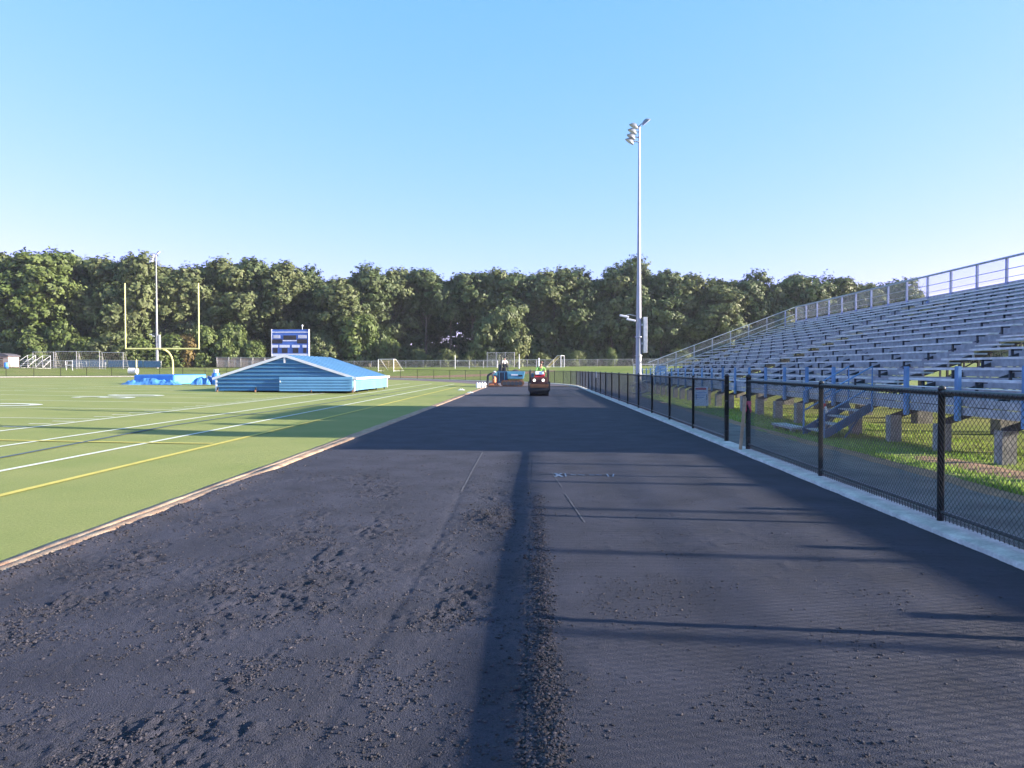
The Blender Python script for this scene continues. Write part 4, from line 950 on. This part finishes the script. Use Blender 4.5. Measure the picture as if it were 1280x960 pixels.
# ball backstop and low diamond fences
p = at(609, 455, 123); q = at(643, 455, 123); z = gz(p.x, p.y)
t = thing('backstop', 'tall wire backstop behind the paver on the grass bank', 'backstop', (0, 0, 0))
n_ = 3
for i in range(n_+1):
    x = p.x+(q.x-p.x)*i/n_; m = MB(); m.lathe([(.05, z-.1), (.05, z+2.6)], x, p.y, 'silver', 8); m.obj('post', t)
m = MB()
for zz in (2.55, 1.3, .1): m.tube([(p.x, p.y, z+zz), (q.x, p.y, z+zz)], .03, 'silver', 6)
m.obj('rail', t)
pm_ = link_panel('mesh_panel', (q.x-p.x), .1, 2.55, .09, .0024, 'silver'); link('wire_mesh', pm_, t, (p.x, p.y-.05, z))
for (u0, u1, v, lab) in ((569, 622, 448, 'low white railed fence on the bank left of the backstop'), (649, 692, 449, 'low white railed fence on the bank between backstop and roller')):
    a = at(u0, v, 121); b = at(u1, v, 121); t = thing('rail_fence', lab, 'fence', (0,0,0)); n_ = max(2, int((b.x-a.x)/2.3)); z = gz(a.x, a.y)
    for i in range(n_+1):
        x = a.x+(b.x-a.x)*i/n_; m = MB(); m.lathe([(.05, z-.1), (.05, z+1.35+(.9 if i == 0 else 0))], x, a.y, 'white' if i in (0, n_) else 'silver', 8); m.obj('post', t)
    m = MB(); m.tube([(a.x, a.y, z+1.3), (b.x, a.y, z+1.3)], .035, 'silver', 6); m.tube([(a.x, a.y, z+.35), (b.x, a.y, z+.35)], .03, 'silver', 6); m.obj('rail', t)
for (u, lab) in ((649, 'white post on the bank just right of the paver'), (673.5, 'white post on the bank directly behind the roller driver')):
    a = at(u, 457, 116); m = MB(); m.lathe([(.1, -.1), (.1, 1.5), (.05, 1.55)], 0, 0, 'white', 10); tag(m.obj('marker_post', None, True, (a.x, a.y, gz(a.x, a.y))), lab, 'post')
# bare soil of the ball diamond
X, Y = np.meshgrid(np.linspace(-30, 4, 40), np.linspace(103, 108, 10)); zz = g(X, Y)+.05-.12*(np.abs(Y-105.5)/2.5)**4-.1*(np.abs(X+13)/17)**6
struct(npmesh('diamond_soil', np.stack([X.ravel(), Y.ravel(), zz.ravel()], 1), gridfaces(10, 40), 'dirt', smooth=True))
# ------------------------------------------------------------------ trees
def leaf_cloud(lobes, per, size, seed, squash=1.0):
    r = np.random.default_rng(seed); C = []; Nn = []; Sz = []
    for (cx, cy, cz, rx, ry, rz) in lobes:
        n = int(per*(rx*ry*rz)**(2/3)/4)
        d = r.normal(size=(n, 3)); d /= np.linalg.norm(d, axis=1)[:, None]
        # leaf sprays gather in knots so that the outline is uneven
        kn = r.normal(size=(34, 3)); kn /= np.linalg.norm(kn, axis=1)[:, None]; kn = kn[kn[:, 2] > -.75]
        near = np.argmax(d@kn.T, 1); d = d*.62+kn[near]*.38*(1+.35*r.normal(size=(n, 1))); 
        rad = (.55+.55*r.random(n)**.7)[:, None]
        kr = (.82+.36*r.random(len(kn)))[near][:, None]
        C.append(np.array([cx, cy, cz])+d*rad*kr*np.array([rx, ry, rz])); Nn.append(d); Sz.append(size*(.6+.8*r.random(n)))
    C = np.concatenate(C); Nn = np.concatenate(Nn); Sz = np.concatenate(Sz); n = len(C)
    nn = Nn+.36*r.normal(size=(n, 3)); nn[:, 2] += .25; nn /= np.linalg.norm(nn, axis=1)[:, None]
    t = np.cross(nn, r.normal(size=(n, 3))); t /= np.linalg.norm(t, axis=1)[:, None]; b = np.cross(nn, t)
    s = Sz[:, None]
    V = np.stack([C-t*s, C-b*s*.55+nn*s*.12, C+t*s, C+b*s*.55+nn*s*.12], 1).reshape(-1, 3)
    return V, np.arange(4*n).reshape(-1, 4)
def make_tree(h, w, base, seed, mat, kind='tree', leaf=.40, per=420):
    r = random.Random(seed); lobes = []
    n = int(11+w*.5)
    for i in range(n):
        f = i/(n-1); z = h*(base+(1-base)*(.08+.84*f)); prof = math.sin(math.pi*(.18+.68*f))**.8
        a = r.random()*6.283; d = w*.36*prof*(.5+.6*r.random())
        rr = w*(.17+.1*r.random())*(.72+.4*prof)
        lobes.append((d*math.cos(a), d*math.sin(a), z, rr, rr, rr*(.68+.25*r.random())))
    lobes.append((w*.08*(r.random()-.5), 0, h-w*.2, w*.24, w*.24, w*.19))
    V, F = leaf_cloud(lobes, per, leaf, seed)
    t = bpy.data.objects.new('tree', None); COL.objects.link(t)
    npmesh('crown', V, F, mat, t)
    m = MB(); tr = .03*h**.9*.35+.1
    m.tube([(0,0,-.5), (.02*w*(r.random()-.5), 0, h*.25), (.04*w*(r.random()-.5), .03*w*(r.random()-.5), h*.55), (0, 0, h*.9)], [tr*1.25, tr, tr*.65, tr*.12], 'bark', 9)
    for L in lobes[::1]:
        z0 = max(h*base*.7, L[2]-.22*h); mid = (L[0]*.45, L[1]*.45, (z0+L[2])/2+.2)
        m.tube([(0,0,z0), mid, (L[0], L[1], L[2])], [tr*.38, tr*.26, tr*.08], 'bark', 5)
    m.obj('trunk', t, True); return t
protos = {}
def proto(kind):
    specs = {'oak_a': (20, 11.5, .22, 101, 'leaf_a'), 'oak_b': (20, 10.5, .30, 102, 'leaf_b'), 'oak_c': (20, 13, .25, 103, 'leaf_a'), 'oak_d': (20, 9.5, .36, 104, 'leaf_a'),
             'oak_e': (20, 12, .18, 105, 'leaf_b'), 'oak_f': (20, 10, .28, 106, 'leaf_b'), 'oak_h': (20, 9, .58, 112, 'leaf_a'), 'maple': (20, 12.5, .10, 107, 'leaf_c'),
             'bush_a': (6, 6.5, .02, 108, 'leaf_c'), 'bush_b': (6, 5.5, .03, 109, 'leaf_c'), 'bush_c': (6, 7.5, .02, 110, 'leaf_b'), 'bush_d': (6, 5, .02, 111, 'leaf_d')}
    if kind not in protos:
        h, w, b, s, mt = specs[kind]
        protos[kind] = [make_tree(h, w, b, s, mt, leaf=.24 if kind.startswith('bush') else .33, per=1500 if kind.startswith('bush') else 900), h, w, False]
    return protos[kind]
def plant(kind, name, x, y, top, wk, rz, label, cat, group):
    P = proto(kind); z0 = gz(x, y); s = (top-z0)/P[1]
    o = P[0] if not P[3] else copy_tree(P[0]); P[3] = True
    o.name = name; o.location = (x, y, z0-.1); o.scale = (s*wk, s*wk, s); o.rotation_euler = (0, 0, rz)
    tag(o, label, cat, group)
PROF = [(-60,322),(0,326),(30,318),(60,311),(100,320),(130,324),(160,322),(185,319),(215,331),(250,329),(300,329),(345,331),(380,348),(410,344),(440,340),(470,343),(500,333),(540,333),(562,345),(590,340),(620,337),(660,336),(695,340),(730,346),(765,333),(790,334),(830,346),(880,342),(920,347),(950,350),(985,351),(1010,347),(1050,347),(1090,352),(1120,353),(1150,366),(1180,378),(1240,392)]
def topy(u):
    for (a, b), (c, d) in zip(PROF[:-1], PROF[1:]):
        if a <= u <= c: return b+(d-b)*(u-a)/(c-a)
    return 390
GF = 'front row of trees along the far edge of the field'
front = [
 (-48,139,'oak_c',1.0,'dark spreading tree at the very left edge of the picture'),
 (8,136.0,'oak_e',1.0,'dark full tree rising behind the tan hut at the left edge'),
 (60,133,'maple',1.05,'tallest bright topped tree at left, above the white goal frames'),
 (104,139.0,'oak_c',.95,'deep green tree behind the third white goal frame'),
 (138,136.0,'oak_b',1.05,'olive tree just left of the goal post left upright'),
 (172,135.0,'oak_e',1.0,'olive tree right behind the left goal post upright'),
 (214,138.0,'oak_f',.95,'tree right of the light pole, between the goal post uprights'),
 (246,140.0,'oak_b',1.0,'olive tree directly behind the right goal post upright'),
 (286,141.0,'oak_e',1.05,'wide round tree between the goal post and the scoreboard'),
 (322,144.0,'oak_c',.9,'dark tree just left of the scoreboard'),
 (352,142.0,'oak_b',.9,'olive tree rising right above the scoreboard'),
 (392,148.0,'oak_a',.9,'lower dark tree just right of the scoreboard'),
 (424,142.0,'oak_f',1.1,'rounded mid green tree above the right half of the shed roof'),
 (462,146.0,'oak_a',.95,'dark tree above the right corner of the shed'),
 (494,152.0,'oak_b',1.0,'olive topped tree above the yellow netted goal'),
 (532,151.7,'oak_h',1.1,'tall tree with bare lower trunk right of the yellow netted goal'),
 (563,151.5,'oak_h',.9,'narrow dark tree beside the bright gap in the woods'),
 (590,151.3,'oak_h',1.0,'tree right of the bright gap, left of the paver'),
 (626,151.0,'oak_b',1.0,'tall olive tree directly behind the paver and small bright tree'),
 (658,150.7,'oak_c',1.0,'broad tree directly behind the road roller'),
 (694,150.4,'oak_b',.95,'olive topped tree just right of the roller'),
 (728,150.2,'oak_a',1.0,'dark tree midway between the roller and the tall light pole'),
 (764,149.9,'oak_f',1.0,'tall tree just left of the tall light pole'),
 (792,149.7,'oak_a',.85,'dark tree directly behind the tall light pole'),
 (826,149.4,'oak_c',.85,'lower dark tree just right of the tall light pole'),
 (862,149.1,'oak_b',1.1,'wide olive topped tree right of the tall light pole, behind the stair rail'),
 (902,148.8,'oak_e',1.0,'olive tree above the lower part of the sloping bleacher rail'),
 (938,148.5,'oak_a',1.0,'dark tree above the middle of the sloping bleacher rail'),
 (972,148.2,'oak_b',.95,'olive tree above the top of the sloping bleacher rail'),
 (1006,148.0,'oak_c',1.0,'dark tree behind the far corner of the back railing'),
 (1042,148.0,'oak_f',1.1,'bright topped tree above the far part of the bleacher back railing'),
 (1082,148.0,'oak_b',1.05,'olive tree showing through the middle of the back railing'),
 (1118,148.0,'oak_e',1.0,'olive tree low behind the back railing, second from the right end of the woods'),
 (1156,148.0,'oak_f',1.0,'last tree at the right end of the woods, behind the back railing'),
]
rr = random.Random(5)
for (u, D, kind, wk, lab) in front:
    q = at(u, topy(u)+2, D); plant(kind, 'broadleaf_tree', q.x, q.y, q.z+rr.uniform(-1.2, .9), wk*(.98+.2*rr.random()), rr.random()*6.28, lab, 'tree', GF)
for (u, D, lab) in ((569.5, 163, 'slender tree whose trunk crosses the left side of the bright gap in the woods'), (583, 165, 'slender tree whose trunk crosses the right side of the bright gap in the woods')):
    q = at(u, 352, D); plant('oak_h', 'broadleaf_tree', q.x, q.y, q.z, .62, u, lab, 'tree', GF)
GB = 'trees deeper in the wood'
kinds = ['oak_a', 'oak_c', 'oak_e', 'oak_d', 'oak_b']
for k in range(30):
    u = -40+k*41+rr.uniform(-9, 9)
    if abs(u-573) < 34: continue
    D = 159+rr.uniform(-2, 5)-.005*max(0, u-400); q = at(u, topy(u)+rr.uniform(4, 16), D)
    plant(kinds[k % 5], 'broadleaf_tree', q.x, q.y, q.z, 1.05+.2*rr.random(), rr.random()*6.28, 'tree of the second row, showing only in the gaps between the front trees', 'tree', GB)
for k in range(26):
    u = -30+k*47+rr.uniform(-9, 9)
    if abs(u-573) < 34: continue
    D = 173+rr.uniform(-3, 8)-.005*max(0, u-400); q = at(u, topy(u)+rr.uniform(10, 26), D)
    plant(kinds[(k*2) % 5], 'broadleaf_tree', q.x, q.y, q.z, 1.15+.25*rr.random(), rr.random()*6.28, 'tree of the hindmost row, dark behind the other trees', 'tree', GB)
GS = 'bushes and young trees at the foot of the woods'
bushes = [
 (14,430,128,'bush_c',1.0,'dark bush behind the tan hut roof'),
 (48,420,127,'bush_a',1.0,'bright bush above the leftmost white goal frame'),
 (80,405,129,'bush_b',1.0,'bright young tree above the second white goal frame'),
 (112,425,128,'bush_a',.9,'bright bush behind the third white goal frame'),
 (146,418,129,'bush_c',1.1,'olive bush just left of the goal post left upright'),
 (180,425,129,'bush_a',1.0,'bright bush behind the short yellow post'),
 (212,420,130,'bush_b',1.2,'large bright bush under the crossbar, right of the light pole'),
 (236,418,131,'bush_d',.8,'rust tinged bush left of the right goal post upright'),
 (262,412,133,'bush_a',.9,'bright rounded young tree right of the goal post'),
 (292,408,133,'bush_b',1.0,'bright young tree behind the brown slat fence'),
 (318,428,133,'bush_a',.9,'low bright bush just left of the scoreboard'),
 (402,420,136,'bush_c',.8,'olive bush right of the scoreboard'),
 (448,398,137,'bush_b',1.2,'bright young tree above the right corner of the shed roof'),
 (486,425,137,'bush_a',.8,'bright bush behind the yellow netted goal'),
 (524,438,138,'bush_c',.8,'low dark bush right of the yellow netted goal'),
 (628,390,132,'bush_c',1.0,'young tree with pale leaves right above the paver'),
 (720,440,139,'bush_c',1.1,'low dark bush between the roller and the tall light pole'),
 (765,436,139,'bush_a',.6,'small bush with a bright top left of the tall light pole'),
 (560,438,140,'bush_c',1.0,'low dark bush under the bright gap in the woods'),
 (590,440,140,'bush_c',.9,'low dark bush left of the paver at the edge of the woods'),
 (676,442,140,'bush_c',1.2,'low dark bush directly behind the roller at the edge of the woods'),
 (850,438,140,'bush_c',1.3,'low dark bush behind the foot of the sloping bleacher rail'),
]
for (u, v, D, kind, wk, lab) in bushes:
    q = at(u, v, D); plant(kind, 'young_tree' if v < 410 else 'bush', q.x, q.y, q.z, wk*(1.0 if v > 410 else .75), rr.random()*6.28, lab, 'young tree' if v < 410 else 'bush', GS)

# undergrowth of the woods: one mass of leaves down to the ground, behind the front row
ug = []; r9 = random.Random(9)
for row, (dd, hh) in enumerate(((152, 7), (164, 10), (182, 12))):
    for k in range(70):
        u = -90+k*20.5+r9.uniform(-8, 8)
        if abs(u-573) < 22: continue
        D = dd+r9.uniform(-2, 2)-.005*max(0, u-500); q = at(u, 450, D); h_ = hh*(.6+.6*r9.random())*(.5 if abs(u-573) < 45 else 1)
        ug.append((q.x, q.y, gz(q.x, q.y)+h_*.42, 2.6+r9.random(), 2.2, h_*.62))
for u in range(544, 606, 6):
    q = at(u, 450, 158+(u % 4)*3); h_ = 2.2+1.3*abs(math.sin(u*1.3)); ug.append((q.x, q.y, gz(q.x, q.y)+h_*.8, 2.0, 1.8, h_))
for (u, v, r_) in ((566, 402, .9), (577, 407, .8), (584, 416, 1.0), (570, 424, .8), (590, 402, 1.1), (562, 415, 1.1), (573, 398, 1.2), (574, 412, .9), (579, 406, .9), (569, 408, .9), (583, 411, .8), (576, 421, .9), (566, 417, .8), (586, 419, .9), (581, 417, .5), (571, 428, 1.2), (582, 428, 1.2)):
    q = at(u, v, 160); ug.append((q.x, q.y, q.z, r_, r_, r_*.7))
V, F = leaf_cloud(ug, 420, .42, 77)
struct(npmesh('undergrowth', V, F, 'leaf_a'), 'stuff')

# ------------------------------------------------------------------ light, air, camera
EL, AZ = 17.5, 95.5           # the sun stands low on the right, a little behind us (degrees from the track, clockwise)
w = bpy.data.worlds.new('World'); S.world = w; w.use_nodes = True
nt = w.node_tree; bg = nt.nodes['Background']; sky = nt.nodes.new('ShaderNodeTexSky'); sky.sky_type = 'NISHITA'; sky.sun_disc = False
sky.sun_elevation = R(EL); sky.sun_rotation = R(AZ); sky.altitude = 50; sky.air_density = 1.0; sky.dust_density = .5; sky.ozone_density = 3.0
sp_ = nt.nodes.new('ShaderNodeSeparateColor'); cb_ = nt.nodes.new('ShaderNodeCombineColor')
nt.links.new(sky.outputs[0], sp_.inputs[0])
for k, (mul, ex) in enumerate(((.92, .97), (1.46, .45), (1.15, 1.0))):     # the camera's own rendering of a clear sky
    p_ = nt.nodes.new('ShaderNodeMath'); p_.operation = 'POWER'; p_.inputs[1].default_value = ex; nt.links.new(sp_.outputs[k], p_.inputs[0])
    q_ = nt.nodes.new('ShaderNodeMath'); q_.operation = 'MULTIPLY'; q_.inputs[1].default_value = mul; nt.links.new(p_.outputs[0], q_.inputs[0]); nt.links.new(q_.outputs[0], cb_.inputs[k])
nt.links.new(cb_.outputs[0], bg.inputs['Color']); bg.inputs['Strength'].default_value = .10
sl = bpy.data.lights.new('Sun', 'SUN'); sl.energy = 4.8; sl.angle = R(.5); sl.color = (1.0, .89, .72)
so = bpy.data.objects.new('Sun', sl); COL.objects.link(so)
d = Vector((math.sin(R(AZ))*math.cos(R(EL)), math.cos(R(AZ))*math.cos(R(EL)), math.sin(R(EL))))
so.rotation_euler = d.to_track_quat('Z', 'Y').to_euler(); so.location = d*80
# thin summer haze over the whole place
hz = MB(); zz_ = [v.co.z for v in bpy.data.objects['ground'].data.vertices]
hz.box(xs.min()-20, xs.max()+20, ys.min()-20, ys.max()+20, min(zz_)-1, 34, 'haze_air')
struct(hz.obj('haze'), 'stuff')
cam = bpy.data.cameras.new('Camera'); co = bpy.data.objects.new('Camera', cam); COL.objects.link(co); S.camera = co
cam.sensor_width = 36; cam.lens = 36*900/1280; cam.clip_start = .05; cam.clip_end = 4000
co.location = (0, 0, H); co.rotation_euler = (R(90-1.21), 0, R(1.72))
S.render.engine = 'CYCLES'
S.render.resolution_x = 1024; S.render.resolution_y = 768
S.view_settings.view_transform = 'Standard'; S.view_settings.look = 'None'; S.view_settings.exposure = EXPO if 'EXPO' in globals() else 1.8; S.view_settings.gamma = 1
